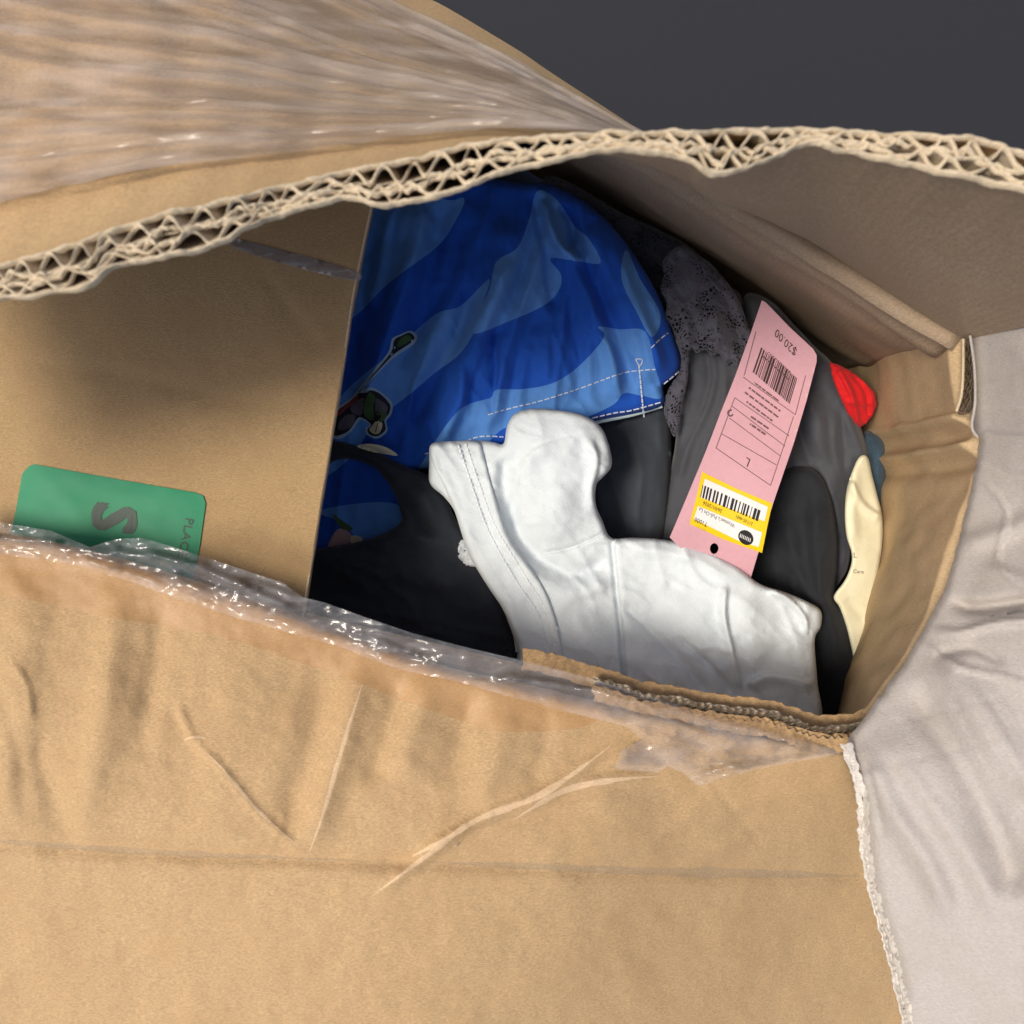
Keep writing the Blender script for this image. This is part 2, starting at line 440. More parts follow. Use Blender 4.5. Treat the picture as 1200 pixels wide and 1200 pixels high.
K_OUT = kraft('kraft_outside', (.455, .300, .149), rot=0.0, dark=.72)
K_TAPED = kraft('kraft_under_flat_tape', (.40, .235, .10), rough=.5, dark=.85, sheen=.4, fib=.4)
K_IN = kraft('kraft_inside', (.40, .267, .128), rot=.0, flute=None)
K_WALL = kraft('kraft_wall', (.34, .25, .165), flute=150, rot=1.1, flute_amt=.03)
K_PALE = kraft('kraft_sky_sheen', (.37, .335, .305), flute=60, rot=-.55, flute_amt=.05, dark=.9)  # same kraft, greyed and paled to carry the sheen of the sky
K_EDGE = kraft('kraft_torn_paper', (.54, .44, .30), rough=.9, dark=.8)
K_FLUTE = kraft('kraft_fluting', (.60, .50, .36), rough=.9, dark=.7)
K_TORN = kraft('kraft_torn_liner', (.40, .26, .13), rough=.9, dark=.6)
M_FLOOR = plain('dark_floor', (.018, .018, .022), .7)
FILM = film('clear_film', gloss=.0, frs=.7, milk=.09, base=.03, rough=.2, wr=.25, wscale=22, rot=.25, stretch=(1, 4, 1))
FILM_TOP = film('clear_film_wrinkled', gloss=.0, frs=.55, milk=.10, wr=.45, base=.09, rough=.16, milkc=(.72, .64, .58), wscale=34, rot=.55, stretch=(.7, 3, 1))
FILM_FLAT = film('adhered_tape', tint=(.975, .925, .85), gloss=.0, rough=.45, wr=.1, milk=.0, wscale=40)
FILM_CRISP = film('loose_clear_tape', gloss=.01, frs=.6, milk=.05, base=.07, rough=.10, wr=.3, wscale=40, rot=.25, stretch=(1, 3, 1))
FILM_SOFT = film('thin_film', tint=(.97, .97, .97), gloss=.04, wr=.5, milk=.10, wscale=30)

# ------------------------------------------------------------------ the surface below
g = 1.6
link('floor', [(-g, -g, -.065), (g, -g, -.065), (g, g, -.065), (-g, g, -.065)], [(0, 1, 2, 3)], M_FLOOR, smooth=False)['kind'] = 'structure'

# ------------------------------------------------------------------ the box
box = empty('cardboard_box', (0, 0, -.06))
tag(box, 'large torn brown cardboard box standing open, seen from above, its flaps pulled apart', 'box')

def slab(name, pts, thick, m, parent):
    """flat board given by its outer corners (world metres), thickness away from the first normal"""
    P = [Vector(p) for p in pts]; nrm = (P[1]-P[0]).cross(P[2]-P[0]).normalized()*thick
    V = [tuple(p) for p in P]+[tuple(p-nrm) for p in P]; k = len(P)
    Fs = [tuple(range(k)), tuple(range(2*k-1, k-1, -1))]+[(i, i+k, (i+1) % k+k, (i+1) % k) for i in range(k)]
    return link(name, V, Fs, m, parent, smooth=False)
c1 = W(1130., 390., 16.); c2 = W(1010., 862., 15.6); c3 = W(-160., 585., 15.6); c4 = W(-190., -420., 15.6)
def flr(c, dz=0): return (c[0], c[1], -.060+dz)
# floor panel, front wall and far left wall (mostly hidden)
slab('bottom_panel', [flr(c, .004) for c in (W(-160., 720., -5.9), W(1040., 990., -5.9), W(1060., 440., -5.9), c4)], .004, K_IN, box)
fb = W(1010., 965., -5.9); fa = W(-160., 690., -5.9)
slab('front_wall', [fa, fb, (c2[0]-.002, c2[1]-.012, .140), (c3[0], c3[1]-.012, .140)], .006, K_IN, box)
slab('side_wall', [(c4[0]-.006, c4[1], -.06), (c3[0]-.006, c3[1], -.06), (c3[0]-.006, c3[1], .128), (c4[0]-.006, c4[1], .128)], .006, K_IN, box)

# back wall (inner face seen), from crease down to below the pile
def wall(name, top, bot, m, nu=60, nv=30, thick=.006, folds=None, amp=.0):
    T = resample(cr(top, False, 8), 1, False); T = T[np.linspace(0, len(T)-1, nu+1).astype(int)]
    Bt = resample(cr(bot, False, 8), 1, False); Bt = Bt[np.linspace(0, len(Bt)-1, nu+1).astype(int)]
    A = W(T[:, 0], T[:, 1], T[:, 2]); B_ = W(Bt[:, 0], Bt[:, 1], Bt[:, 2])
    V = []
    n0 = np.cross(A[-1]-A[0], B_[0]-A[0]); n0 /= np.linalg.norm(n0)
    if n0[2] < 0: n0 = -n0
    U, Vv = np.meshgrid(np.linspace(0, 1, nu+1), np.linspace(0, 1, nv+1))
    G = A[None]*(1-Vv[..., None])+B_[None]*Vv[..., None]
    d = amp*fbm(U*5, Vv*3, 3, hash_name(name))
    if folds is not None: d = d+folds(U, Vv)
    G = G+n0*d[..., None]
    V = list(G.reshape(-1, 3))+list((G-n0*thick).reshape(-1, 3)); k = len(V)//2
    Fs = []
    for j in range(nv):
        for i in range(nu):
            a = j*(nu+1)+i; Fs.append((a, a+nu+1, a+nu+2, a+1)); Fs.append((a+k, a+1+k, a+nu+2+k, a+nu+1+k))
    for i in range(nu): Fs.append((i, i+1, i+1+k, i+k)); b = nv*(nu+1)+i; Fs.append((b+1, b, b+k, b+1+k))
    for j in range(nv): a = j*(nu+1); Fs.append((a+nu+1, a, a+k, a+nu+1+k)); a += nu; Fs.append((a, a+nu+1, a+nu+1+k, a+k))
    return link(name, V, Fs, m, box)
wall('back_wall', [(60, -260, 16), (620, 78, 16), (800, 188, 16), (960, 286, 16), (1050, 340, 16), (1131, 390, 16)],
     [(180, -60, -5.5), (560, 150, -5.5), (710, 240, -5), (850, 330, -4.5), (945, 400, -4), (985, 428, -4)], K_WALL,
     nu=90, nv=40, folds=lambda U, V: .002*np.exp(-((V-.16)/.03)**2)-.0015*np.exp(-((V-.08)/.03)**2)+.002*np.exp(-((V-.03)/.012)**2), amp=.004)
wall('end_wall', [(1136, 393, 15.9), (1139, 440, 15.7), (1146, 480, 15.5), (1162, 512, 15.8), (1162, 560, 15.8), (1138, 640, 15.6), (1095, 740, 15.4), (1055, 810, 15.2), (1022, 862, 15)],
     [(985, 426, -4), (984, 460, -4), (985, 495, -4), (990, 525, -4), (992, 560, -4), (990, 640, -4), (978, 730, -5), (972, 800, -5), (968, 880, -5)], kraft('kraft_end_wall', (.47, .335, .19), flute=150, rot=.2, flute_amt=.02),
     nu=110, nv=50, folds=lambda U, V: -.004*np.exp(-((U-.205)/.010)**2)*(1-V*.3)+.0025*np.exp(-((U-.24)/.02)**2)-.004*np.exp(-((U-.275)/.010)**2)*(1-V*.5)+.003*np.exp(-((U-.31)/.02)**2), amp=.003)

# ---- near flap at the back: torn double wall edge close to the camera
Ol = [(-760, 520), (-500, 450), (-300, 395), (-140, 352), (-60, 334), (0, 313), (70, 292), (133, 270), (200, 250), (300, 227), (397, 203), (480, 187), (553, 170), (633, 161), (700, 157), (800, 155), (880, 153), (950, 152), (1033, 157), (1133, 162), (1200, 180), (1290, 205), (1380, 235)]
Il = [(-760, 550), (-500, 482), (-300, 427), (-140, 384), (-60, 368), (0, 350), (60, 343), (107, 331), (140, 310), (240, 290), (300, 261), (397, 232), (450, 239), (533, 223), (577, 204), (633, 190), (720, 174), (800, 184), (842, 203), (905, 184), (950, 167), (1017, 181), (1100, 199), (1200, 221), (1290, 244), (1380, 270)]
NU = 2100
def par(P, n):
    P = resample(cr(P, False, 10), 1.0, False); x = np.linspace(-750, 1370, n); return np.interp(x, P[:, 0], P[:, 1]), x
oy, xs = par(Ol, NU); iy, _ = par(Il, NU)
zt = 27.0+.25*np.sin(xs/90.)+.2*perlin(xs/60., xs*0)
EO = W(xs, oy, zt); EI = W(xs, iy, zt-.05)
# crease line of the flap, along the back wall's rim
cxs = np.interp(xs, [-750, -140, 0, 400, 700, 950, 1200, 1380], [-700, -140, 60, 480, 760, 955, 1131, 1135])
crz = np.full(NU, 16.0)
cyy = np.interp(cxs, [-700, -140, 60, 620, 800, 960, 1050, 1131, 1200], [-700, -380, -260, 78, 188, 286, 340, 389, 395])
CR = W(cxs, cyy, crz+np.interp(xs, [1200, 1380], [.15, 8.5])*(xs > 1200))
sx = np.interp(xs, [1200, 1380], [1131, 1345]); sy = np.interp(xs, [1200, 1380], [389.5, 338])
sel = xs > 1200; CR[sel] = W(sx[sel], sy[sel], (16+(xs[sel]-1200)/180*9))
LEAN = np.stack([xs*0, np.interp(xs, [-750, 0, 500, 900, 1380], [.03, .026, .018, .006, .004]), xs*0-.032], -1)
arc = np.r_[0, np.cumsum(np.linalg.norm(np.diff((EO+EI)/2, axis=0), axis=1))]
def flap_layer(off_fn, v0, v1, nv, seed, rag=.0, ragf=1.0, us=slice(None)):
    """surface at fractional depth off (0 outer .. 1 inner) between the torn edge and distance v1 along the flap"""
    idx = np.arange(NU)[us]
    rg = rag*(fbm(arc[idx]*ragf*100, arc[idx]*0+seed, 3)*1.0)
    ts = v0+(v1-v0)*np.linspace(0, 1, nv)**1.4
    rows = []
    off = off_fn(idx)
    for j, t in enumerate(ts):
        tt = np.clip(t+rg*(1-j/(nv-1))**2, -.05, 1)
        E = EO[idx]*(1-off[:, None])+EI[idx]*off[:, None]
        # bezier from the edge, first straight down, then to the crease
        dwn = E+LEAN[idx]
        C = CR[idx]+(E-(EO[idx]+EI[idx])/2)*.8
        T1 = tt[:, None]
        rows.append(E*(1-T1)**2+dwn*2*T1*(1-T1)+C*T1**2)
    return np.array(rows)
def grid_obj(name, G, m, parent, back=None):
    nv, nu = G.shape[:2]; V = list(G.reshape(-1, 3)); Fs = []
    for j in range(nv-1):
        for i in range(nu-1):
            a = j*nu+i; Fs.append((a, a+1, a+nu+1, a+nu))
    return link(name, V, Fs, m, parent)
flap_o = grid_obj('back_flap', flap_layer(lambda i: np.full(len(i), 0.0), 0, 1, 26, 1, .012, 1.2, slice(0, NU, 3)), K_OUT, box)
flap_o['label'] = 'torn back flap hanging over the opening with its cut corrugated edge'
grid_obj('inner_liner', flap_layer(lambda i: np.full(len(i), 1.0), 0, 1, 26, 2, .016, 1.6, slice(0, NU, 3)), K_WALL, flap_o)
grid_obj('middle_liner', flap_layer(lambda i: .52+.06*perlin(arc[i]*60, arc[i]*0), 0, .22, 8, 3, .02, 2.5, slice(0, NU, 2)), K_FLUTE, flap_o)
fl_amp = lambda i: 1.0-.9*np.clip(perlin(arc[i]*30+4, arc[i]*0+.5)*2.6, 0, 1)
def w1(i): return np.clip(.27+.23*fl_amp(i)*np.sin(arc[i]*2*math.pi/.0062+3.2*perlin(arc[i]*90, arc[i]*0+3.3))+.12*perlin(arc[i]*300, arc[i]*0), .05, .95)
def w2(i): return np.clip(.76+.21*fl_amp(i)*np.sin(arc[i]*2*math.pi/.0078+1.9+3.2*perlin(arc[i]*80, arc[i]*0+9.3))+.12*perlin(arc[i]*280, arc[i]*0+2), .05, .95)
def w3(i): return np.clip(.50+.34*fbm(arc[i]*150, arc[i]*0+21.3, 3)*1.5, .08, .92)
def w4(i): return np.clip(.62+.30*fbm(arc[i]*110, arc[i]*0+41.3, 3)*1.6, .08, .92)
for k_, fn in enumerate((w1, w2, w3, w4)): grid_obj('fluting', flap_layer(fn, .0, .22, 8, 5+k_, .018, 3.0), K_FLUTE, flap_o)
# bright torn lip of paper along both liners
def lip(off, seed, wpx):
    i = np.arange(0, NU, 2); E = EO[i]*(1-off)+EI[i]*off
    ww = (wpx*.00014)*(1+1.1*perlin(arc[i]*140+seed, arc[i]*0)+.7*perlin(arc[i]*420+seed, arc[i]*0))
    dirv = (EI[i]-EO[i]); dirv /= np.linalg.norm(dirv, axis=1)[:, None]
    rg = (.0009*fbm(arc[i]*200, arc[i]*0+seed, 3))[:, None]*np.array([0, 0, 1.])+dirv*(.0006*fbm(arc[i]*160, arc[i]*0+seed+4, 3))[:, None]
    z_ = np.array([0, 0, 1.])
    G = np.array([E-dirv*ww[:, None]*.6-z_*.0012+rg, E-dirv*ww[:, None]*.4+z_*.0006+rg, E+dirv*ww[:, None]*.4+z_*.0006+rg, E+dirv*ww[:, None]*.6-z_*.0012+rg])
    return G
for fn, s_ in ((w1, 31), (w2, 37), (w3, 43), (w4, 47)):
    i = np.arange(0, NU, 1); o_ = fn(i)[:, None]; E = EO[i]*(1-o_)+EI[i]*o_
    dv = (EI[i]-EO[i]); dv /= np.linalg.norm(dv, axis=1)[:, None]
    hw = (.00042*(1+1.2*perlin(arc[i]*200+s_, arc[i]*0)))[:, None]; zz = (.0012*fbm(arc[i]*220, arc[i]*0+s_, 3))[:, None]*np.array([0, 0, 1.])+np.array([0, 0, .0004])
    grid_obj('torn_lip', np.array([E-dv*hw-np.array([0, 0, .001])+zz, E-dv*hw*.5+zz, E+dv*hw*.5+zz, E+dv*hw-np.array([0, 0, .001])+zz]), K_EDGE, flap_o)
for o_, s_, w_ in ((0.0, 11, 3.2), (1.0, 12, 3.6)): grid_obj('torn_lip', lip(o_, s_, w_), K_EDGE, flap_o)

# clear wrinkled film over the outer face of the back flap (left part)
iF = np.arange(int(NU*.12), int(NU*.80), 3)
def flap_out(ts, i, lift):
    E = EO[i]; rows = []
    for t in ts:
        dwn = E+LEAN[i]; C = CR[i]+(EO[i]-EI[i])*.4
        tt = np.full(len(i), t)+.008*perlin(arc[i]*20, arc[i]*0+t*5); T1 = tt[:, None]
        P = E*(1-T1)**2+dwn*2*T1*(1-T1)+C*T1**2
        wob = .0012+.0022*np.abs(fbm(arc[i]*9+t*5, arc[i]*0+t*9+xs[i]/300, 3))
        wob = wob+.0022*(1-np.clip(np.abs(perlin(arc[i]*7+t*9+3, arc[i]*3+t*16))*4, 0, 1))**2
        rows.append(P+np.array([0, .25, 1.])*((lift+.0012+wob*.7)[:, None]))
    return np.array(rows)
ftop = grid_obj('packing_tape', flap_out(np.linspace(.22, .9, 150), iF, 0), FILM_TOP, box)
ftop['label'] = 'wrinkled clear tape across the back flap'

# ---- left inner flap lying level across the box, with green sticker
pan_z = idw([(0, 300, 13.2), (400, 240, 13.2), (0, 700, 14.4), (360, 700, 14.0), (200, 480, 13.9), (-150, 500, 13.6)])
panel_pts = [(-150, 60), (452, 120), (436, 236), (425, 290), (414, 345), (402, 425), (389, 505), (373, 605), (352, 740), (-150, 700)]
panel, pan_zf = sheet('left_flap', panel_pts, pan_z, [K_IN], box, solid=.45, closed_smooth=False, step=6,
      folds=[([(0, 420), (150, 440), (280, 470), (400, 470)], 14, -.05), ([(290, 300), (330, 350), (380, 420)], 12, -.04), ([(300, 160), (350, 420), (330, 700)], 60, .05)],
      noise=(.06, 90))
panel['label'] = 'level brown left flap with a green sticker near the front'
# pale cut edge of that flap
pe = [(452, 120), (436, 236), (425, 290), (414, 345), (402, 425), (389, 505), (373, 605), (352, 740)]
V_, F_ = ribbon(pe, 3.2, pan_z, .012, .06)
link('cut_edge', V_, F_, kraft('kraft_cut_edge', (.62, .50, .36)), panel)
GREEN = plain('green_paper', (.012, .22, .10), .5, .25)
PRINT_G = plain('grey_green_print', (.03, .055, .04), .5)
BLACKP = plain('black_print', (.012, .012, .012), .55)
gs = [(34, 546), (40, 544), (140, 562), (228, 577), (238, 581), (241, 590), (234, 640), (222, 700), (205, 740), (0, 700), (8, 650), (20, 590), (26, 555)]
green, _ = sheet('green_sticker', gs, lambda x, y: pan_zf(x, y)+.045, [GREEN], box, step=3, solid=.012, closed_smooth=False)
zg = lambda x, y: pan_zf(x, y)+.062
S_d, S_u = (-.2, 1), (1, .18)
V_, F_ = merge([text_on('S', (131+a, 607+b), S_d, S_u, 50, zg, .001*q, squash=1.05) for q, (a, b) in enumerate(((0, 0), (2.5, 2), (-2.5, -2), (2.5, -2), (-2.5, 2)))])
link('lettering', V_, F_, PRINT_G, green, smooth=False)
for t_, c_, z_, q_ in (('PLACE HERE', (213, 651), 10, 1.15), ('T', (96, 646), 22, 1.0)):
    V_, F_ = text_on(t_, c_, S_d, S_u, z_, zg, 0, squash=q_); link('lettering', V_, F_, PRINT_G, green, smooth=False)
# thin tape strip across the level flap
st, _ = sheet('packing_tape', [(262, 283), (275, 279), (412, 316), (408, 328), (300, 300)], lambda x, y: pan_zf(x, y)+.03, film('strip_film', gloss=.05, milk=.1, base=.12, rough=.3, wr=.2), box, step=5, noise2=(.01, 8))
st['label'] = 'short shiny tape strip near the inner edge of the left flap'

# ---- front flap, folded outwards
rim = [(-120, 606), (-40, 620), (30, 628), (100, 643), (170, 662), (240, 684), (310, 706), (380, 732), (450, 758), (530, 783), (610, 800), (700, 822), (790, 842), (870, 858), (950, 872), (992, 880)]
ff = rim+[(1003, 900), (1016, 935), (1022, 975), (1034, 1040), (1060, 1130), (1090, 1300), (-120, 1300)]
ffz = idw([(0, 640, 17.3), (400, 760, 17.0), (700, 830, 16.6), (990, 890, 15.6), (0, 820, 18.2), (350, 900, 18.0), (700, 960, 17.2), (1000, 1000, 13.0), (0, 980, 18.2), (500, 1010, 18.1), (820, 960, 15.8), (0, 1250, 17.0), (500, 1260, 17.0), (1050, 1260, 10.5)])
vf = []
for xt, yt, xb, yb, w_, h_ in ((30, 640, 0, 1000, 34, .20), (142, 660, 92, 990, 26, .24), (190, 690, 160, 900, 18, -.14), (290, 710, 240, 1000, 40, .14),
                               (385, 770, 330, 1000, 24, -.20), (432, 760, 352, 1010, 22, .26), (505, 780, 462, 920, 26, .20), (468, 790, 430, 930, 16, -.14), (552, 800, 520, 930, 20, -.14), (600, 820, 555, 960, 24, .16), (645, 830, 620, 930, 16, -.1), (735, 850, 690, 960, 24, .10), (860, 880, 830, 1000, 30, .06)):
    vf.append(([(xt, yt), ((xt+xb)/2+4, (yt+yb)/2), (xb, yb)], w_, h_, 'r', .25))
ffolds = vf+[([(205, 815), (225, 865), (255, 895), (300, 950), (356, 1000)], 7, .12, 'c', .1), ([(205, 815), (222, 862), (250, 893)], 9, -.08, 's', .2),
             ([(440, 1048), (500, 1003), (560, 960), (640, 928), (720, 872)], 11, .22, 'c', .12), 
             ([(600, 960), (660, 925), (720, 912), (775, 908)], 9, .15, 'c', .2), ([(480, 1003), (540, 972), (600, 955)], 7, .12, 'c', .2),
             ([(690, 1005), (760, 985), (840, 935)], 12, .07, 'r', .2), ([(770, 1035), (850, 990), (900, 960)], 12, .06, 'r', .2), ([(830, 960), (900, 935), (980, 930)], 10, .05, 'r', .2),
             ([(-120, 978), (0, 985), (150, 996), (300, 1003), (520, 1010), (760, 1020), (1030, 1024)], 14, -.22, 'r', .02),
             ([(40, 860), (60, 930), (90, 1000)], 16, -.10, 'r', .2),
             ([(215, 868), (228, 864), (240, 866)], 4, .08, 'c', .2), ([(316, 992), (330, 965), (334, 950)], 5, .07, 'c', .2), ([(640, 940), (690, 932), (740, 918)], 5, -.08, 'c', .2), ([(560, 975), (600, 972), (650, 960)], 5, .06, 'c', .2),
             ([(5, 770), (30, 800), (38, 850)], 6, .08, 'c', .2), ([(0, 800), (25, 900), (20, 960)], 14, -.1, 'r', .2), ([(700, 900), (760, 880), (820, 870)], 6, .07, 'c', .2), ([(820, 900), (860, 950), (900, 1000)], 6, -.05, 'c', .2)]
band = [(p[0], p[1]+14) for p in rim[1:11]]+[(690, 850), (600, 858), (560, 850), (520, 838), (470, 820), (440, 808), (400, 792), (352, 777), (280, 752), (200, 735), (120, 722), (40, 704), (-40, 690)]
def strip(path, w0, w1=None):
    P = resample(cr(path, False, 5), 14, False); T = np.gradient(P, axis=0); T /= np.linalg.norm(T, axis=1)[:, None]; Nn = np.c_[-T[:, 1], T[:, 0]]
    k = len(P); w = np.interp(np.linspace(0, 1, k), [0, .3, .7, 1], [.4, w0, w1 or w0, .4])*np.array([rnd.uniform(.7, 1.3) for _ in range(k)])*.5
    return [tuple(p) for p in P+Nn*w[:, None]]+[tuple(p) for p in (P-Nn*w[:, None])[::-1]]
K_CREASE = kraft('kraft_pale_crease', (.60, .42, .25), dark=.8); K_STRIPE = kraft('kraft_dark_stripe', (.375, .262, .145), dark=.75)
tone_strips = [dict(p=strip(p_, w_), m=2) for p_, w_ in (([(436, 1050), (500, 1003), (556, 962), (636, 930), (716, 874)], 8), ([(600, 962), (660, 927), (720, 914), (770, 910)], 7), ([(482, 1004), (530, 980), (552, 968)], 5),
        ([(240, 880), (262, 902), (303, 950), (350, 992)], 3.5), ([(214, 868), (228, 863), (242, 866)], 3), ([(425, 800), (400, 880), (380, 950), (362, 1000)], 4.5))]  # paler strips along the creases
tone_strips += [dict(p=strip([(-110, 979), (0, 986), (150, 997), (300, 1004), (420, 1008)], 7), m=3), dict(p=strip([(500, 1010), (620, 1015), (760, 1021), (900, 1024), (1024, 1027)], 10, 13), m=3)]  # slightly darker strips along the cross groove
fflap, ff_zf = sheet('front_flap', ff, ffz, [K_OUT, K_TAPED, K_CREASE, K_STRIPE], box, regions=tone_strips+[dict(p=[(-100, 612)]+rim[1:12]+band[10:]+[(-100, 690)], m=1)], folds=ffolds, roll=(16, .55), step=5.0, closed_smooth=False, solid=.55, noise=(.12, 90), noise2=(.022, 14), edge_jitter=.8)
fflap['label'] = 'creased front flap folded outwards towards the viewer'
# loose crumpled tape edge standing up along the fold
loose_top = [(-60, 606), (0, 612), (60, 622), (105, 641), (135, 632), (165, 630), (200, 640), (250, 656), (310, 676), (330, 682), (355, 700), (380, 706), (430, 724), (480, 741), (540, 757), (620, 776), (700, 797), (780, 822), (850, 842), (920, 862), (985, 880)]
loose_bot = [(985, 884), (930, 893), (880, 903), (850, 912), (818, 921), (800, 905), (782, 898), (770, 905), (720, 901), (728, 880), (752, 866), (735, 852), (680, 838), (610, 820), (540, 800), (470, 785), (430, 771), (400, 758), (340, 742), (280, 725), (215, 704), (160, 684), (90, 662), (20, 652), (-60, 645)]
lt, _ = sheet('packing_tape', loose_top+loose_bot, lambda x, y: np.maximum(ff_zf(x, np.maximum(y, np.interp(x, [p[0] for p in rim], [p[1] for p in rim])+16)), 15.2)+.30, FILM_CRISP, box,
              step=4, closed_smooth=False, noise=(.12, 60), noise2=(.01, 18), ridged=((.20, 80, 12, .3), (.12, 50, 8, -.25)),
              folds=[([(-60, 625), (20, 633), (75, 636)], 5, .5, 'c', .1), ([(90, 655), (150, 672), (200, 690)], 6, .35, 'c'), ([(110, 650), (200, 655), (290, 690), (360, 722)], 8, .35, 'c'),
                     ([(560, 790), (700, 812), (800, 850), (850, 890)], 9, .4, 'c'), ([(800, 915), (850, 900), (900, 893)], 5, .5, 'c'), ([(810, 920), (880, 908)], 4, .4, 'c'), ([(660, 800), (800, 836), (980, 882)], 7, .4, 'c')])
lt['label'] = 'loose crumpled clear tape standing up along the front fold'

# torn inner layers behind the front rim (right half)
tl_up = [(612, 759), (640, 764), (680, 776), (730, 790), (752, 800), (760, 799), (800, 806), (850, 815), (900, 820), (930, 829), (960, 838), (990, 837), (1005, 835), (1022, 824)]
def offs(P, dy, j=0, s=0): return [(x, y+dy+j*rnd.uniform(-1, 1)) for x, y in P]
def torn(name, up, low, z0, m, jit):
    return sheet(name, up+low[::-1], idw([(600, 770, z0+.3), (1000, 840, z0), (800, 860, z0+.2)]), m, box, step=3, closed_smooth=False, solid=.06, edge_jitter=jit, noise2=(.12, 9))[0]
up2 = resample(cr(tl_up, False, 5), 5, False)
torn('torn_liner', [tuple(p) for p in up2], [(p[0], p[1]+26) for p in up2], 15.0, K_TORN, 2.4)
up3 = up2[len(up2)//5:]
torn('torn_liner', [(p[0], p[1]+13) for p in up3], [(p[0], p[1]+36) for p in up3], 15.5, K_FLUTE, 3.2)
torn('torn_liner', [(p[0], p[1]+22) for p in up3], [(p[0], p[1]+44) for p in up3], 15.9, K_TORN, 3.0)
# crumpled fluting between those layers
def wavy(path, amp, lam, z, width, m, name='fluting', seed=1, parent=box):
    P = resample(cr(path, False, 6), 1.2, False); s = np.arange(len(P))*1.2
    T = np.gradient(P, axis=0); T /= np.linalg.norm(T, axis=1)[:, None]; Nn = np.c_[-T[:, 1], T[:, 0]]
    a = amp*(.5+.8*np.abs(perlin(s/40+seed, s*0)))*np.sin(s*2*math.pi/lam+3*perlin(s/25+seed, s*0))
    Q = P+Nn*a[:, None]
    zz = z+.12*perlin(s/12, s*0+seed)
    G = np.array([W(Q[:, 0], Q[:, 1], zz), W(Q[:, 0]+1, Q[:, 1]+1, zz-.25), W(Q[:, 0], Q[:, 1], zz-width)])
    return grid_obj(name, G, m, parent)
for dy, z_, sd in ((15, 15.9, 2), (20, 16.0, 5), (26, 16.1, 8)):
    wavy([(p[0], p[1]+dy) for p in up3], 3.2, 9.0, z_, .8, K_FLUTE, seed=sd)

# ---- right flap, crumpled, sky sheen put into its pale colour, folded outwards
rf = [(1340, 336), (1265, 356), (1200, 375), (1165, 384), (1138, 391), (1137, 420), (1139, 470), (1142, 505), (1148, 512), (1144, 545), (1134, 590), (1122, 640), (1108, 690), (1082, 738), (1058, 780), (1034, 812), (1012, 842), (996, 862), (990, 880), (1000, 896), (1008, 925), (1013, 950), (1011, 975), (1016, 1005), (1024, 1048), (1050, 1140), (1085, 1300), (1400, 1300)]
rfz = idw([(1140, 400, 16.4), (1145, 510, 16.3), (1130, 620, 16.5), (1075, 750, 16.9), (1000, 880, 17.2), (1030, 1050, 17.6), (1090, 1290, 17.6), (1200, 400, 18.6), (1200, 520, 18.4), (1200, 620, 18.2), (1200, 720, 19.4), (1200, 900, 20.3), (1120, 900, 19.6), (1200, 1050, 20.5), (1390, 500, 22), (1390, 900, 23), (1390, 1290, 23)])
rfolds = [([(1136, 512), (1160, 512), (1260, 516), (1400, 520)], 7, -.35, 's', .05), ([(1146, 508), (1200, 511), (1300, 514)], 5, -.3, 'c', .05),
          ([(1110, 700), (1140, 712), (1200, 705), (1300, 690)], 9, -.5, 'r', .15), ([(1090, 735), (1120, 742), (1170, 730), (1250, 725)], 7, .3, 'c', .15),
          ([(1120, 640), (1170, 625), (1230, 600)], 14, .25, 'r', .2), ([(1180, 780), (1140, 760), (1090, 770)], 8, -.2, 'c', .2), ([(1150, 660), (1200, 680), (1260, 720)], 10, .2, 'c', .2),
          ([(1140, 440), (1180, 445), (1260, 440)], 6, .07, 'c', .2), ([(1140, 475), (1200, 478), (1290, 470)], 6, -.07, 'c', .2), ([(1150, 400), (1210, 398)], 5, .06, 'c', .2),
          ([(1010, 860), (1040, 940), (1085, 1010), (1120, 1090)], 20, .42, 'r', .2), ([(1060, 800), (1110, 870), (1160, 960), (1200, 1060)], 26, -.45, 'r', .15),
          ([(1100, 760), (1160, 850), (1230, 950)], 24, .34, 'r', .15), ([(1030, 850), (1080, 930), (1130, 1000), (1180, 1090)], 20, .22, 'r', .15),
          ([(1005, 900), (1015, 940), (1022, 980), (1030, 1040), (1070, 1180)], 9, -.25, 's', .05), ([(1012, 880), (1024, 930), (1036, 985)], 5, -.15, 'c', .2)]+[([(1062+26*k_, 770+6*k_), (1120+26*k_, 870+6*k_), (1190+26*k_, 1000+6*k_)], 2.2, -.05, 'c', .1) for k_ in range(0, 6)]+[([(1030+16*k_, 850+44*k_), (1100+16*k_, 835+44*k_), (1190, 812+44*k_)], 2.5, -.035, 'c', .2) for k_ in range(0, 5)]+[([(1075, 745), (1120, 780), (1200, 800), (1290, 850)], 5, .16, 'c', .1), ([(1150, 560), (1180, 600), (1170, 660), (1215, 700)], 4, .14, 'c', .1), ([(1146, 540), (1200, 560), (1290, 556)], 4, -.12, 'c', .1)]
rflap, rf_zf = sheet('right_flap', rf, rfz, [K_PALE], box, folds=rfolds, roll=(8, .35), step=4.5, closed_smooth=False, solid=.5, noise=(.06, 80), noise2=(.012, 14), edge_jitter=1.6, ridged=((.05, 240, 60, 1.0),))
rflap['label'] = 'pale crumpled right flap bent outwards, torn along its front edge'
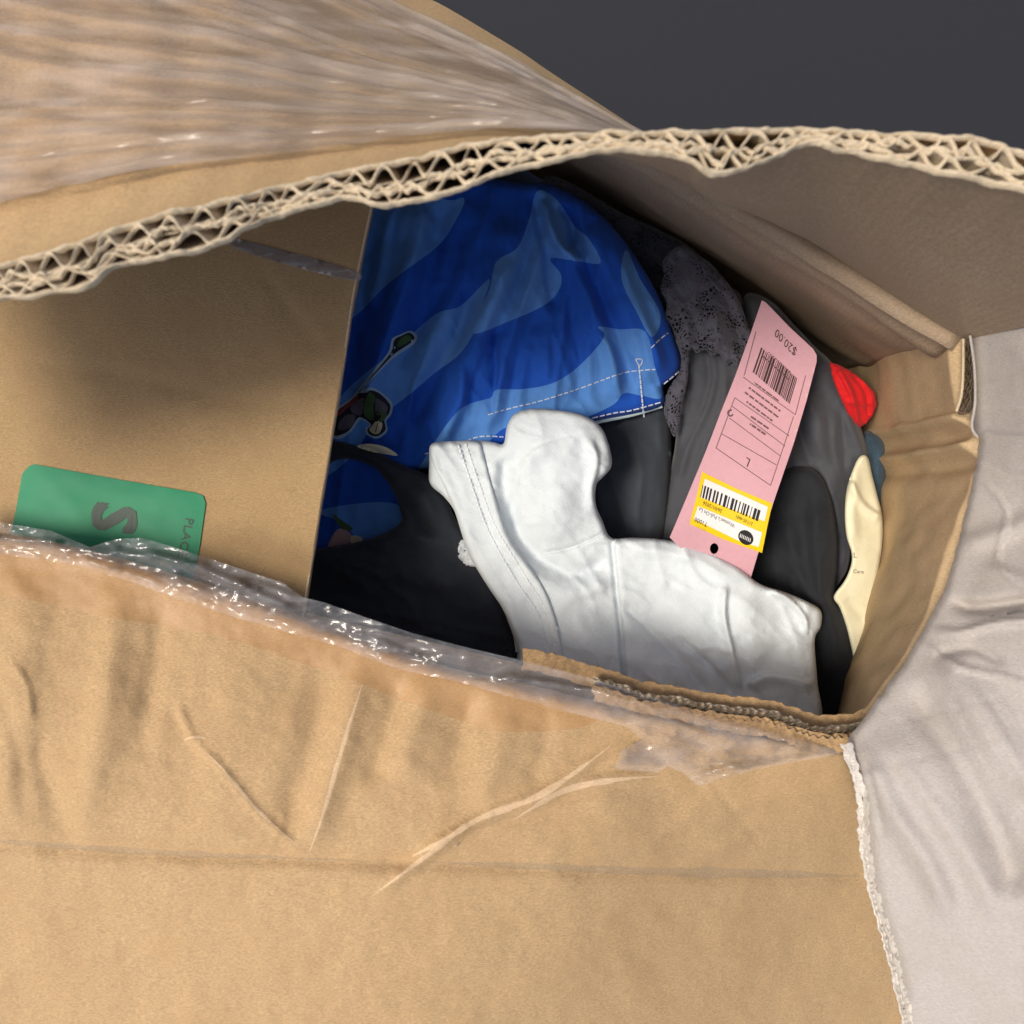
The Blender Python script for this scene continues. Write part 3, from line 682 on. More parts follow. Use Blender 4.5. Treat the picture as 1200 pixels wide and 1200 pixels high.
# torn white fringe on its lower left edge
fr_ = [(990, 872), (998, 896), (1006, 922), (1011, 950), (1010, 978), (1015, 1006), (1024, 1048), (1050, 1140), (1085, 1300)]
fw = kraft('torn_white_paper', (.60, .56, .50), rough=.95)
for dx, w_, dz in ((-1, 7, -.12), (4, 6, .0)):
    L_ = resample(cr(fr_, False, 4), 6, False)
    fo, _ = sheet('torn_fringe', [(x+dx-w_*.5, y) for x, y in L_]+[(x+dx+w_*.6, y) for x, y in L_[::-1]], (lambda dz: lambda x, y: rf_zf(np.maximum(x, 1012), y)+dz)(dz), fw, rflap, step=2.2, closed_smooth=False, edge_jitter=2.6, solid=.05, noise2=(.04, 8))

# ripped corner with crushed fluting
tear = [(1128, 398), (1134, 396), (1139, 420), (1141, 450), (1139, 478), (1130, 486), (1122, 484), (1126, 474), (1130, 455), (1130, 430)]
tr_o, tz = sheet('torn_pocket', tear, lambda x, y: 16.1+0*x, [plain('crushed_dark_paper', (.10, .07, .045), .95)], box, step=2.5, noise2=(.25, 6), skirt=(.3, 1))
for k_ in range(4):
    wavy([(1130+2.2*k_-2, 402), (1131+2*k_, 430), (1130+2.4*k_, 455), (1126+2.6*k_, 480)], 1.8, 11+k_, 16.55, .5, K_FLUTE, seed=20+k_)
V_, F_ = ribbon([(1129, 397), (1129, 430), (1127, 462), (1121, 482)], 4, lambda x, y: 16.4+0*x, .1, .2); link('torn_lip', V_, F_, K_EDGE, box)
V_, F_ = ribbon([(1137, 393), (1142, 430), (1143, 470), (1139, 500), (1146, 512)], 4, lambda x, y: 16.7+0*x, .1, .2); link('torn_lip', V_, F_, K_PALE, box)

# ------------------------------------------------------------------ the clothes
C_DARK = cloth('royal_blue_cloth', (.008, .075, .42), .8, 1500, .5, .06, .05)
C_LITE = cloth('steel_blue_cloth', (.085, .24, .58), .8, 1500, .5, .06, .05)
C_WHITE = cloth('white_jersey', (.61, .66, .685), 1.0, 1500, .6, .03, .0)
C_BLACK = cloth('black_twill', (.024, .028, .036), .85, 1500, .6, .2, .08)
C_BLACK2 = cloth('black_jersey', (.016, .018, .022), .85, 2200, .4, .2, .06)
C_SLATE = cloth('slate_jersey', (.042, .050, .062), .85, 2200, .3, .1, .12)
C_GREY = cloth('grey_microfibre', (.055, .058, .068), .7, 2400, .25, .1, .15)
C_CREAM = cloth('cream_satin', (.70, .66, .47), .5, 2600, .15, .03, .1)
C_RED = cloth('red_satin', (.55, .010, .012), .8, 1400, .6, .08, .05)
C_JEAN = cloth('teal_denim', (.035, .065, .095), .9, 900, 1.0, .3, .1)
C_THREAD = plain('pale_thread', (.62, .66, .75), .7)
LACE = lace('dark_lace', (.062, .060, .078), 640)
LACE2 = lace('navy_lace', (.013, .015, .024), 850)
WLACE = cloth('white_lace_trim', (.62, .65, .68), .9, 700, 1.0, .1, .1)

def flat(z): return lambda x, y: z+0*np.asarray(x, float)

# added black filler under everything: deep shade of the gaps put into its colour
u, _ = sheet('black_garment', [(420, 330), (560, 250), (700, 245), (790, 300), (870, 350), (940, 410), (1000, 500), (1010, 620), (1000, 760), (970, 850), (800, 850), (600, 800), (420, 740), (360, 640), (380, 480)],
             idw([(700, 260, 3.5), (900, 420, 3.2), (700, 560, 2.2), (980, 700, 1.5), (500, 600, 2.0), (800, 800, 1.5)]), C_BLACK2, None, noise=(.5, 60), skirt=(4, 6), step=9)
tag(u, 'added black filler sheet under the pile, giving the gaps their deep shade', 'garment')

# navy lace garment against the back wall
nl, nlz = sheet('navy_lace_garment', [(640, 205), (700, 232), (730, 250), (770, 268), (810, 290), (850, 330), (870, 352), (858, 400), (800, 420), (760, 400), (700, 330), (640, 260)],
            idw([(660, 230, 7.0), (760, 300, 5.6), (850, 350, 6.2), (780, 400, 5.0)]), [LACE2], None, noise=(.35, 25), skirt=(1, 4), roll=(14, .6), step=4)
tag(nl, 'dark navy lace garment crumpled against the back wall behind the blue shorts', 'garment')

# grey bra-like garment with lace band
gb, gbz = sheet('grey_garment', [(796, 425), (806, 408), (850, 410), (880, 415), (896, 436), (880, 500), (850, 580), (820, 640), (780, 660), (775, 600), (790, 530), (794, 480)],
            idw([(800, 420, 6.0), (860, 420, 6.6), (800, 520, 5.6), (840, 540, 6.0), (790, 640, 4.6)]), [C_GREY], None, roll=(14, .8), skirt=(1.2, 6), step=4, noise=(.12, 30),
            folds=[([(832, 410), (838, 440), (828, 480), (808, 520), (796, 560)], 4, .14, 'r', .05), ([(826, 412), (831, 440), (822, 478), (802, 518), (790, 556)], 3, -.1, 'r', .05),
                   ([(848, 415), (850, 450), (842, 490), (822, 530), (812, 570)], 3.5, .12, 'r', .05), ([(858, 440), (856, 480), (840, 520)], 4, -.12, 'r', .1), ([(806, 410), (806, 450), (796, 500)], 5, .2, 'r', .1)])
tag(gb, 'shiny dark grey bra-like garment with raised seams, left of the pink tag', 'garment')
lb, lbz = sheet('lace_band', [(783, 297), (792, 290), (800, 287), (808, 292), (820, 300), (832, 308), (845, 322), (858, 338), (868, 356), (876, 380), (884, 402), (876, 425), (866, 432), (858, 424), (850, 428), (843, 414), (834, 417), (826, 410), (816, 414), (810, 408),
                              (807, 425), (806, 445), (802, 465), (799, 485), (796, 502), (790, 512), (784, 500), (778, 482), (781, 462), (788, 448), (796, 436), (798, 418), (792, 400), (788, 385), (780, 372), (781, 355), (774, 340), (778, 322), (776, 308)],
              idw([(790, 300, 6.8), (850, 340, 7.3), (870, 400, 7.4), (815, 380, 7.5), (800, 440, 6.9), (788, 500, 6.4)]), [LACE], gb, step=2.5, noise=(.3, 26), roll=(5, .3), ridged=((.3, 60, 18, 1.1),),
              folds=[([(800, 300), (830, 350), (850, 410)], 12, .25, 'r'), ([(790, 330), (812, 370), (820, 408)], 9, -.2, 'r'), ([(840, 330), (862, 380), (866, 420)], 8, -.2, 'r')])
lb['label'] = 'dark grey lace trim with a scalloped edge'
bows = merge([poly_on([(x-4, y), (x, y-4), (x+4, y), (x, y+4)], lambda a, b: gbz(a, b), .25) for x, y in ((848, 424), (852, 427), (845, 448), (838, 498))])
# slate garment between shorts and white
sg, _ = sheet('slate_garment', [(694, 498), (720, 480), (778, 462), (786, 500), (786, 560), (783, 600), (776, 640), (750, 680), (700, 690), (690, 600)],
              idw([(700, 500, 4.6), (780, 480, 5.0), (750, 560, 5.6), (700, 660, 4.6), (778, 640, 4.6)]), [C_SLATE], None, roll=(20, .9), skirt=(1.5, 6), step=4, noise=(.12, 40), ridged=((.2, 120, 30, 1.6),),
              folds=[([(752, 490), (750, 560), (735, 640)], 18, .25, 'r'), ([(768, 500), (772, 560), (764, 620)], 5, -.12, 'r')])
tag(sg, 'smooth slate blue-grey fabric between the blue shorts and the white garment', 'garment')

# right grey garment and black garment
rg, _ = sheet('charcoal_garment', [(870, 352), (900, 350), (935, 385), (957, 408), (975, 425), (985, 450), (1000, 480), (1012, 510), (1017, 535), (1004, 555), (995, 590), (998, 630), (994, 665), (980, 692), (968, 745), (940, 720), (880, 660), (850, 560), (880, 450)],
              idw([(890, 370, 6.0), (950, 430, 6.8), (1000, 520, 6.4), (930, 520, 6.2), (980, 640, 5.2), (900, 640, 4.5)]), [C_GREY], None, roll=(14, .8), skirt=(1.5, 6), step=3.5, noise=(.15, 35), ridged=((.3, 100, 26, 1.3),),
              folds=[([(945, 440), (955, 500), (975, 560), (985, 640)], 12, .3, 'r'), ([(930, 480), (945, 530), (962, 580)], 8, -.25, 'r'), ([(985, 470), (990, 540), (992, 600)], 6, -.2, 'r'), ([(935, 545), (960, 548), (978, 590)], 6, .2, 'r')])
tag(rg, 'charcoal grey fabric standing between the pink tag and the red cloth', 'garment')
bg_, _ = sheet('black_leggings', [(905, 556), (925, 545), (945, 545), (962, 556), (974, 580), (981, 620), (982, 660), (979, 700), (990, 716), (998, 745), (1003, 780), (1006, 825), (1012, 862), (930, 862), (900, 760), (870, 690), (872, 620)],
               idw([(930, 560, 6.6), (960, 600, 7.0), (890, 640, 5.5), (970, 700, 6.6), (985, 800, 5.0), (950, 840, 3.8)]), [C_BLACK2], None, roll=(20, 1.2), skirt=(2, 8), step=4, noise=(.2, 35), ridged=((.4, 100, 30, 1.3),),
               folds=[([(960, 580), (955, 640), (965, 700), (985, 790)], 12, .4, 'r'), ([(915, 600), (935, 660), (960, 720)], 12, .3, 'r')])
tag(bg_, 'black stretch fabric below the pink tag, beside the white garment', 'garment')
jn, _ = sheet('denim_garment', [(1012, 508), (1022, 505), (1036, 516), (1039, 545), (1037, 580), (1034, 604), (1024, 640), (1010, 620), (1006, 560), (1004, 530)],
              flat(5.6), [C_JEAN], None, roll=(10, .8), skirt=(3, 4), step=3, noise=(.15, 20))
tag(jn, 'small bit of teal denim wedged against the end wall below the red cloth', 'garment')
rd, _ = sheet('red_cloth', [(972, 424), (982, 427), (996, 434), (1012, 446), (1025, 460), (1028, 474), (1022, 488), (1014, 497), (1007, 502), (1000, 496), (992, 482), (984, 465), (976, 445)],
              idw([(980, 430, 7.2), (1020, 470, 7.0), (1005, 498, 6.4), (990, 460, 7.5)]), [C_RED], None, roll=(3, .25), skirt=(2, 4), step=2.2, noise=(.12, 18), closed_smooth=False,
            folds=[([(982, 432), (998, 462), (1006, 498)], 5, .32, 'c', .05), ([(996, 436), (1014, 458), (1018, 488)], 4, -.25, 'c', .05), ([(990, 470), (1010, 474), (1026, 470)], 4, .15, 'c', .1)])
tag(rd, 'bright red folded cloth in the corner between back wall and end wall', 'cloth')
crm_pts = [(1004, 540), (1012, 533), (1018, 538), (1022, 556), (1028, 580), (1034, 606), (1034, 636), (1030, 665), (1024, 700), (1016, 735), (1009, 760), (1002, 776), (998, 760), (992, 735), (984, 712), (977, 699), (990, 680), (997, 663), (998, 648), (992, 628), (990, 600), (993, 570)]
cr_o, crz_ = sheet('cream_garment', crm_pts, idw([(1010, 540, 7.0), (1028, 600, 6.6), (1000, 600, 7.0), (1010, 680, 6.9), (1002, 765, 6.0), (980, 700, 6.8)]), [C_CREAM], None, roll=(4, .2), skirt=(.8, 3), step=2.5, noise=(.06, 25),
                folds=[([(998, 562), (1012, 590), (1034, 606)], 7, .30, 'p', .1), ([(1006, 545), (1000, 590), (1002, 640)], 7, .15, 'r'), ([(990, 700), (1008, 720), (1016, 730)], 8, -.12, 'r')])
tag(cr_o, 'pale cream satin garment tucked between charcoal fabric and the end wall', 'garment')
zc = lambda x, y: crz_(x, y)+.04
V_, F_ = merge([text_on('L', (1002, 651), (1, .1), (0, -1), 6, zc, 0), text_on('Care', (1006, 670), (1, .05), (0, -1), 4.5, zc, 0)])
link('lettering', V_, F_, plain('grey_print', (.16, .14, .11), .6), cr_o, smooth=False)

# blue patterned shorts
sh_pts = [(404, 170), (500, 196), (560, 206), (610, 214), (645, 216), (672, 228), (700, 248), (722, 270), (742, 297), (760, 325), (774, 352), (786, 384), (797, 414), (796, 434), (786, 446), (777, 453), (777, 474), (742, 485), (695, 494), (650, 510), (600, 524), (560, 540), (498, 550), (480, 560), (474, 600), (480, 640), (420, 660), (330, 660), (340, 500), (370, 330)]
def cp(*L): return [(400+x/3, 140+y/3) for x, y in L]
R = [dict(p=cp((-120, 60), (330, 270), (430, 275), (405, 350), (345, 440), (240, 520), (150, 590), (50, 690), (-60, 740), (-200, 700)), m=1),
     dict(p=cp((-200, 1180), (-60, 1040), (20, 950), (100, 880), (200, 800), (330, 685), (420, 655), (520, 560), (500, 640), (470, 740), (415, 825), (330, 890), (260, 950), (190, 1005), (120, 1060), (40, 1180), (-80, 1260)), m=1),
     dict(p=cp((455, 750), (520, 600), (545, 500), (620, 450), (660, 350), (690, 250), (760, 285), (820, 375), (870, 420), (912, 503), (840, 500), (735, 488), (772, 545), (765, 600), (715, 652), (600, 705)), m=1),
     dict(p=cp((215, 1330), (300, 1180), (380, 1060), (440, 1005), (525, 978), (545, 950), (640, 948), (740, 928), (820, 880), (900, 800), (925, 755), (902, 728), (980, 738), (1068, 745), (1100, 860), (1128, 975), (1060, 972), (995, 962), (960, 1000), (880, 1040), (760, 1090), (600, 1080), (540, 1110), (480, 1180), (330, 1250)), m=1),
     dict(p=cp((1002, 458), (1050, 560), (1122, 685), (1092, 765), (1040, 680), (985, 560)), m=1),
     dict(p=cp((-80, 1380), (60, 1350), (200, 1355), (230, 1440), (260, 1470), (230, 1500), (120, 1580), (20, 1430)), m=1)]
sh_f = [([(625, 222), (640, 300), (650, 372)], 10, -.5, 'r', .15), ([(636, 230), (650, 280), (672, 300), (690, 310)], 8, .7, 'r', .15), ([(655, 240), (670, 262), (668, 295)], 6, -.55, 'r', .2),
        ([(600, 250), (590, 330), (560, 420), (520, 520)], 22, .7, 'r', .1), ([(555, 330), (535, 400), (500, 470), (470, 510)], 14, -.6, 'r', .15), ([(582, 385), (582, 440), (576, 490)], 7, -.45, 'p', .1),
        ([(480, 230), (470, 320), (450, 400), (430, 480)], 26, .5, 'r', .1), ([(520, 230), (505, 320), (480, 400)], 16, -.45, 'r', .15), ([(690, 260), (720, 330), (752, 400), (772, 450)], 18, .55, 'r', .1),
        ([(665, 250), (700, 340), (730, 420), (745, 470)], 13, -.45, 'r', .15), ([(700, 385), (720, 420), (728, 470)], 6, .2, 'p', .1), ([(757, 385), (764, 420), (775, 455)], 5, -.45, 's', .1), ([(620, 380), (640, 430), (660, 480)], 20, .3, 'r', .2),
        ([(535, 415), (540, 470), (510, 530)], 10, .45, 'r', .2), ([(440, 260), (425, 350), (410, 440)], 14, -.35, 'r', .2),
        ([(648, 238), (625, 320), (598, 400), (580, 470), (572, 510)], 15, .50, 'c', .12), ([(640, 250), (608, 330), (566, 420), (530, 520)], 14, -.42, 'c', .12), ([(600, 300), (560, 380), (515, 450), (490, 520)], 16, .42, 'c', .12),
        ([(665, 290), (690, 350), (715, 410), (722, 470)], 14, .40, 'c', .12), ([(655, 300), (668, 370), (680, 430), (676, 480)], 12, -.34, 'c', .12), ([(500, 240), (480, 320), (440, 430), (420, 490)], 16, .40, 'c', .12),
        ([(545, 250), (530, 320), (490, 390), (460, 440)], 14, -.36, 'c', .12), ([(715, 280), (745, 350), (765, 400), (780, 440)], 11, .36, 'c', .12), ([(620, 400), (612, 440), (606, 480)], 9, .25, 'c', .15), ([(455, 240), (448, 300), (430, 370)], 10, .3, 'c', .15)]
sh, shz = sheet('patterned_shorts', sh_pts, idw([(450, 230, 8.0), (620, 230, 7.6), (560, 350, 8.4), (700, 330, 8.0), (780, 420, 7.2), (700, 470, 7.2), (560, 500, 7.2), (450, 440, 7.2), (420, 560, 5.6), (400, 640, 5.0), (470, 620, 4.8)]),
            [C_DARK, C_LITE], None, folds=sh_f, regions=R, roll=(12, .8), skirt=(1.8, 8), step=3.2, noise=(.16, 45), noise2=(.012, 12), ridged=((.32, 150, 38, 1.75), (.14, 70, 22, 1.2)))
tag(sh, 'blue swim shorts with a two-tone wavy print and white stitched hem', 'shorts')
hem = [([(796, 428), (786, 434), (776, 442), (768, 450)], 2.0), ([(797, 412), (790, 402), (780, 408), (766, 419)], 1.6)]
V_, F_ = merge([ribbon([(572, 486), (600, 478), (633, 470), (680, 455), (727, 438), (752, 434), (768, 433)], 1.5, shz, .05, .03, dash=(6, 2), jit=.3),
                ribbon([(694, 490), (720, 484), (740, 481), (776, 471)], 1.7, shz, .06, .03, dash=(7, 2), jit=.3),
                ribbon([(498, 532), (530, 524), (560, 512), (590, 512)], 1.5, shz, .06, .03, dash=(6, 2), jit=.3),
                ribbon([(749, 428), (751, 450), (753, 472), (755, 491)], 2.0, shz, .12, .03, dash=(5, 1), jit=.2),
                ribbon([(745, 421), (753, 421), (750, 429), (745, 421)], 1.4, shz, .10, .03),
                ribbon([(763, 408), (773, 398), (783, 390)], 1.5, shz, .08, .03, dash=(6, 2)), ribbon([(778, 450), (788, 442), (797, 434)], 1.6, shz, .12, .03, dash=(6, 2))])
link('stitching', V_, F_, C_THREAD, sh)
V_, F_ = ribbon([(500, 547), (560, 538), (600, 522), (655, 508), (700, 495), (742, 486), (776, 476)], 4.0, shz, -.35, .1); link('hem_lining', V_, F_, cloth('mint_lining', (.45, .58, .60)), sh)
# plain printed motif on the shorts: a club-like stick with a generic helmeted patch
PALE = plain('pale_outline_print', (.30, .42, .52), .7); INK = plain('ink_print', (.012, .012, .018), .7); OLIVE = plain('olive_green_print', (.045, .10, .030), .7)
MAUVE = plain('mauve_grey_print', (.10, .09, .11), .7); BONE = plain('bone_print', (.60, .52, .33), .7); BRICK = plain('brick_red_print', (.20, .03, .03), .7)
def pr(pts, lift, m, name='print_patch'):
    V, Fq = poly_on(cr(pts, True, 4), shz, lift, 3); return link(name, V, Fq, m, sh)
k2 = lambda *L: [(360+x/7.5, 380+y/7.5) for x, y in L]
pr(k2((905, 55), (965, 100), (940, 170), (800, 270), (690, 360), (500, 560), (560, 555), (640, 590), (745, 690), (740, 790), (695, 850), (705, 930), (660, 985), (600, 1005), (530, 975), (510, 920), (545, 880), (480, 840), (440, 870), (370, 960), (250, 1010), (180, 900), (255, 745), (400, 630), (560, 430), (710, 250), (745, 130), (820, 90)), .05, PALE)
pr(k2((895, 75), (940, 110), (915, 160), (760, 265), (660, 370), (500, 540), (450, 600), (520, 600), (560, 580), (640, 610), (725, 700), (720, 780), (680, 840), (690, 920), (650, 965), (600, 985), (540, 960), (530, 920), (560, 880), (480, 820), (440, 830), (360, 940), (240, 980), (200, 900), (270, 760), (420, 640), (580, 440), (735, 250), (765, 140), (830, 100)), .065, INK)
pr(k2((880, 95), (915, 115), (895, 150), (815, 195), (790, 185), (820, 130)), .08, OLIVE)
pr(k2((545, 600), (600, 640), (580, 720), (590, 830), (545, 840), (500, 780), (510, 680)), .08, OLIVE)
pr(k2((610, 650), (700, 710), (700, 770), (640, 800), (600, 780), (600, 700)), .08, MAUVE)
pr(k2((640, 750), (700, 790), (670, 850), (610, 870), (650, 810)), .09, OLIVE)
pr(k2((610, 850), (660, 870), (640, 950), (590, 965), (545, 930), (570, 890)), .09, BONE)
pr(k2((430, 630), (450, 645), (330, 760), (270, 810), (265, 780), (350, 700)), .08, BRICK)
pr(k2((420, 680), (500, 650), (490, 740), (470, 800), (400, 780), (380, 730)), .078, MAUVE)
pr(k2((340, 800), (420, 800), (400, 880), (330, 930), (270, 920), (290, 850)), .078, MAUVE)
V_, F_ = merge([ribbon(k2((600, 770), (650, 800), (610, 860)), 1.2, shz, .1, .01), ribbon(k2((620, 870), (600, 950)), 1.0, shz, .11, .01)])
link('print_line', V_, F_, INK, sh)
# second glimpse of the print through the strap opening
pr([(391, 603), (398, 608), (412, 618), (410, 622), (398, 618)], .05, OLIVE); pr([(396, 620), (410, 624), (412, 634), (398, 640), (384, 640)], .05, plain('rose_print', (.42, .25, .22), .7))
pr([(412, 628), (424, 630), (422, 638), (412, 640)], .055, BONE)

# black garment in front left, its strap looping round
bk_pts = [(330, 760), (330, 660), (366, 645), (385, 641), (410, 637), (440, 629), (468, 614), (470, 602), (463, 580), (452, 562), (440, 549), (420, 540), (400, 538), (384, 545), (372, 560), (360, 540), (374, 518), (392, 516), (412, 521), (440, 529), (462, 540), (480, 548), (500, 556), (515, 568), (535, 610), (560, 650), (580, 685), (598, 730), (612, 775), (620, 830), (480, 800)]
bk, bkz = sheet('black_garment', bk_pts, idw([(380, 525, 7.0), (460, 545, 7.1), (500, 590, 7.2), (400, 680, 6.6), (500, 700, 7.0), (580, 740, 6.6), (400, 760, 7.2), (600, 810, 7.0)]), [C_BLACK], None, roll=(12, .7), skirt=(1.6, 6), step=4, noise=(.14, 45), ridged=((.35, 120, 34, .25), (.15, 60, 22, .9)),
            folds=[([(465, 560), (480, 600), (500, 620), (540, 640)], 10, -.35, 'r'), ([(490, 565), (510, 610), (530, 650)], 8, .25, 'r'), ([(440, 640), (490, 630), (530, 640)], 8, .3, 'r'), ([(400, 690), (470, 670), (560, 700)], 16, .2, 'r')])
tag(bk, 'black twill garment with a looping strap at the front left of the pile', 'garment')
ws, _ = sheet('white_trim', [(418, 523), (430, 520), (446, 522), (458, 527), (466, 534), (450, 532), (434, 529)], lambda x, y: bkz(x, y)+.1, [C_CREAM], bk, step=2)

# white garment
wt_pts = [(504, 524), (512, 518), (530, 518), (560, 516), (578, 518), (590, 520), (594, 500), (603, 485), (622, 479), (650, 480), (685, 487), (706, 503), (716, 532), (716, 548), (706, 560), (699, 568), (698, 590), (706, 610), (716, 630), (740, 630), (775, 632), (815, 640), (860, 662), (890, 684), (920, 694), (948, 706), (962, 716), (962, 734), (955, 748), (956, 775), (958, 800), (960, 850), (900, 850), (700, 815), (606, 800), (607, 764), (598, 735), (588, 712), (572, 688), (555, 660), (545, 638), (533, 600), (520, 582), (504, 567), (503, 545)]
wt_f = [([(592, 530), (590, 575), (606, 625), (640, 660), (680, 672), (714, 655)], 12, -.42, 'r', .08),
        ([(580, 525), (582, 580), (598, 640), (640, 688), (690, 694), (716, 672)], 12, .22, 'r', .08),
        ([(600, 520), (610, 560), (602, 600), (604, 630)], 10, -.30, 'r', .2), ([(612, 500), (640, 503), (672, 508), (706, 520)], 14, .10, 'r', .2),
        ([(606, 600), (608, 560), (625, 530), (660, 517), (692, 513)], 12, .16, 'p', .2), ([(692, 513), (700, 540), (694, 575), (700, 600)], 8, .30, 'p', .15),
        ([(655, 560), (655, 600), (645, 640)], 26, .30, 'r', .2), ([(640, 700), (680, 740), (700, 800)], 26, .2, 'r', .2),
        ([(636, 648), (670, 642), (713, 622)], 2.5, -.12, 'r', .05),
        ([(717, 634), (722, 690), (728, 745), (732, 815)], 3.5, -.40, 'r', .02), ([(717, 634), (722, 690), (728, 745), (732, 815)], 10, -.30, 's', .02),
        ([(728, 646), (760, 645), (810, 655), (860, 680)], 9, .22, 'r', .2),
        ([(725, 705), (760, 738), (800, 778), (830, 815)], 8, -.25, 'r', .1), ([(780, 690), (820, 740), (850, 800)], 26, .22, 'r', .15), ([(790, 745), (830, 778), (862, 820)], 5, -.20, 'r', .15),
        ([(852, 684), (850, 722), (858, 760), (870, 812)], 7, .45, 'p', .12), ([(868, 690), (880, 740), (900, 780)], 20, .25, 'r', .2),
        ([(872, 806), (890, 795), (915, 792), (958, 802)], 11, .45, 'p', .15), ([(868, 760), (905, 748), (955, 752)], 18, .2, 'r', .2),
        ([(898, 688), (925, 702), (944, 724), (946, 748)], 6, .40, 'p', .15)]
wt, wtz = sheet('white_garment', wt_pts, idw([(515, 530, 8.6), (560, 520, 8.7), (650, 490, 9.6), (700, 520, 9.2), (650, 560, 9.5), (560, 640, 8.6), (600, 720, 8.4), (700, 620, 8.6), (690, 740, 8.6), (780, 660, 8.5), (860, 700, 8.8), (950, 720, 8.0), (820, 760, 8.4), (950, 820, 7.6), (700, 810, 8.8), (620, 800, 8.6)]),
            [C_WHITE], None, folds=wt_f, roll=(8, .45), skirt=(2.6, 8), step=2.6, noise=(.14, 42), noise2=(.010, 9), ridged=((.16, 120, 34, 1.05), (.08, 60, 20, .5)))
bnd, bndz = sheet('binding', [(503, 528), (508, 519), (530, 517), (560, 517), (566, 530), (578, 575), (596, 628), (618, 660), (640, 695), (655, 740), (660, 790), (640, 800), (606, 790), (607, 764), (598, 735), (588, 712), (572, 688), (555, 660), (545, 638), (533, 600), (520, 570), (508, 545)],
            lambda x, y: wtz(x, y)+.28, [C_WHITE], wt, roll=(4, .2), skirt=(.35, 1), step=2.6,
            folds=[([(541, 520), (555, 565), (576, 620), (608, 675), (638, 728), (647, 795)], 4, -.05, 'r', .03), ([(517, 527), (527, 570), (548, 622), (582, 680), (606, 720)], 4, .05, 'r', .03), ([(585, 655), (600, 662), (612, 664)], 2, -.04, 'r', .2), ([(600, 690), (618, 694), (630, 695)], 2.5, -.05, 'r', .2), ([(612, 720), (630, 722), (645, 722)], 2.5, -.05, 'r', .2)])
tag(wt, 'white stretch garment with a wide double-stitched binding, on top of the pile', 'garment')
dash = [ribbon([(537, 521), (550, 560), (572, 622), (604, 680), (632, 725), (642, 790)], 2.8, bndz, .06, .05, dash=(4, 2)),
        ribbon([(546, 520), (559, 560), (580, 616), (612, 670), (644, 725), (652, 790)], 2.8, bndz, .06, .05, dash=(4, 2))]
V_, F_ = merge(dash); link('stitching', V_, F_, plain('white_thread', (.72, .75, .78), .8), wt)
V_, F_ = ribbon([(637, 650), (670, 644), (712, 624)], 1.2, wtz, .02, .02, dash=(4, 1)); link('stitching', V_, F_, plain('grey_thread', (.60, .63, .66), .6), wt)
lc, _ = sheet('lace_trim', [(540, 632), (536, 640), (536, 650), (542, 660), (552, 665), (562, 663), (556, 650), (548, 634)], flat(7.2), [WLACE], wt, step=2, noise2=(.35, 4), roll=(3, .3), skirt=(.5, 1))
V_, F_ = ribbon([(596, 726), (603, 745), (606, 764)], 3.5, flat(6.9), 0, .2); link('binding_edge', V_, F_, C_WHITE, wt)

# pink price tag
tg = [(893, 352), (897, 354), (926, 384), (953, 409), (957, 416), (957, 424), (945, 470), (930, 520), (906, 590), (876, 690), (830, 675), (785, 630), (806, 580), (826, 532), (846, 480), (862, 440), (880, 390)]
PINK = plain('pink_card', (.60, .335, .375), .5, .35)
hole = [(837+6.0*math.cos(a*math.pi/6)*.85, 643+6.6*math.sin(a*math.pi/6)) for a in range(12)]
tz_b = idw([(893, 352, 9.4), (957, 418, 9.2), (846, 480, 9.3), (925, 520, 9.2), (785, 630, 8.9), (890, 650, 9.0), (840, 560, 9.3), (850, 690, 7.2), (800, 660, 8.2)])
ptag, tgz = sheet('price_tag', tg, tz_b, [PINK], None, step=3, closed_smooth=False, solid=.035, holes=[hole],
                  folds=[([(780, 640), (830, 652), (890, 676)], 16, .12, 'c', 0)])
tag(ptag, 'pink paper swing tag printed $20.00 and L, lying across the clothes', 'price tag')
zt_ = lambda x, y: tgz(x, y)+.012
BROWNP = plain('brown_grey_print', (.06, .03, .032), .6); GREYP = plain('soft_print', (.16, .08, .085), .6)
ax_u = np.array([-.36, .93])
def tdir(a): return (-math.cos(a), -math.sin(a))
V_, F_ = text_on('$20.00', (921, 401), (-.69, -.72), ax_u, 9.2, zt_, .01, squash=.98); link('lettering', V_, F_, BROWNP, ptag, smooth=False)
bars = []; b0, b1, b2, b3 = np.array((892., 407.)), np.array((935., 444.)), np.array((926., 474.)), np.array((882., 436.))
x = 0.0; r2 = random.Random(5)
while x < 1:
    w = r2.choice((.012, .02, .035, .05)); 
    if x+w > 1: break
    q = [b0+(b1-b0)*x, b0+(b1-b0)*(x+w), b3+(b2-b3)*(x+w), b3+(b2-b3)*x]
    bars.append(poly_on(q, zt_, .01, 12)); x += w+r2.choice((.015, .02, .03))
V_, F_ = merge(bars); link('barcode', V_, F_, BROWNP, ptag, smooth=False)
V_, F_ = text_on('L', (876, 541), (-.82, -.57), ax_u, 9.5, zt_, .01); link('lettering', V_, F_, BROWNP, ptag, smooth=False)
d2 = (-.80, -.60)
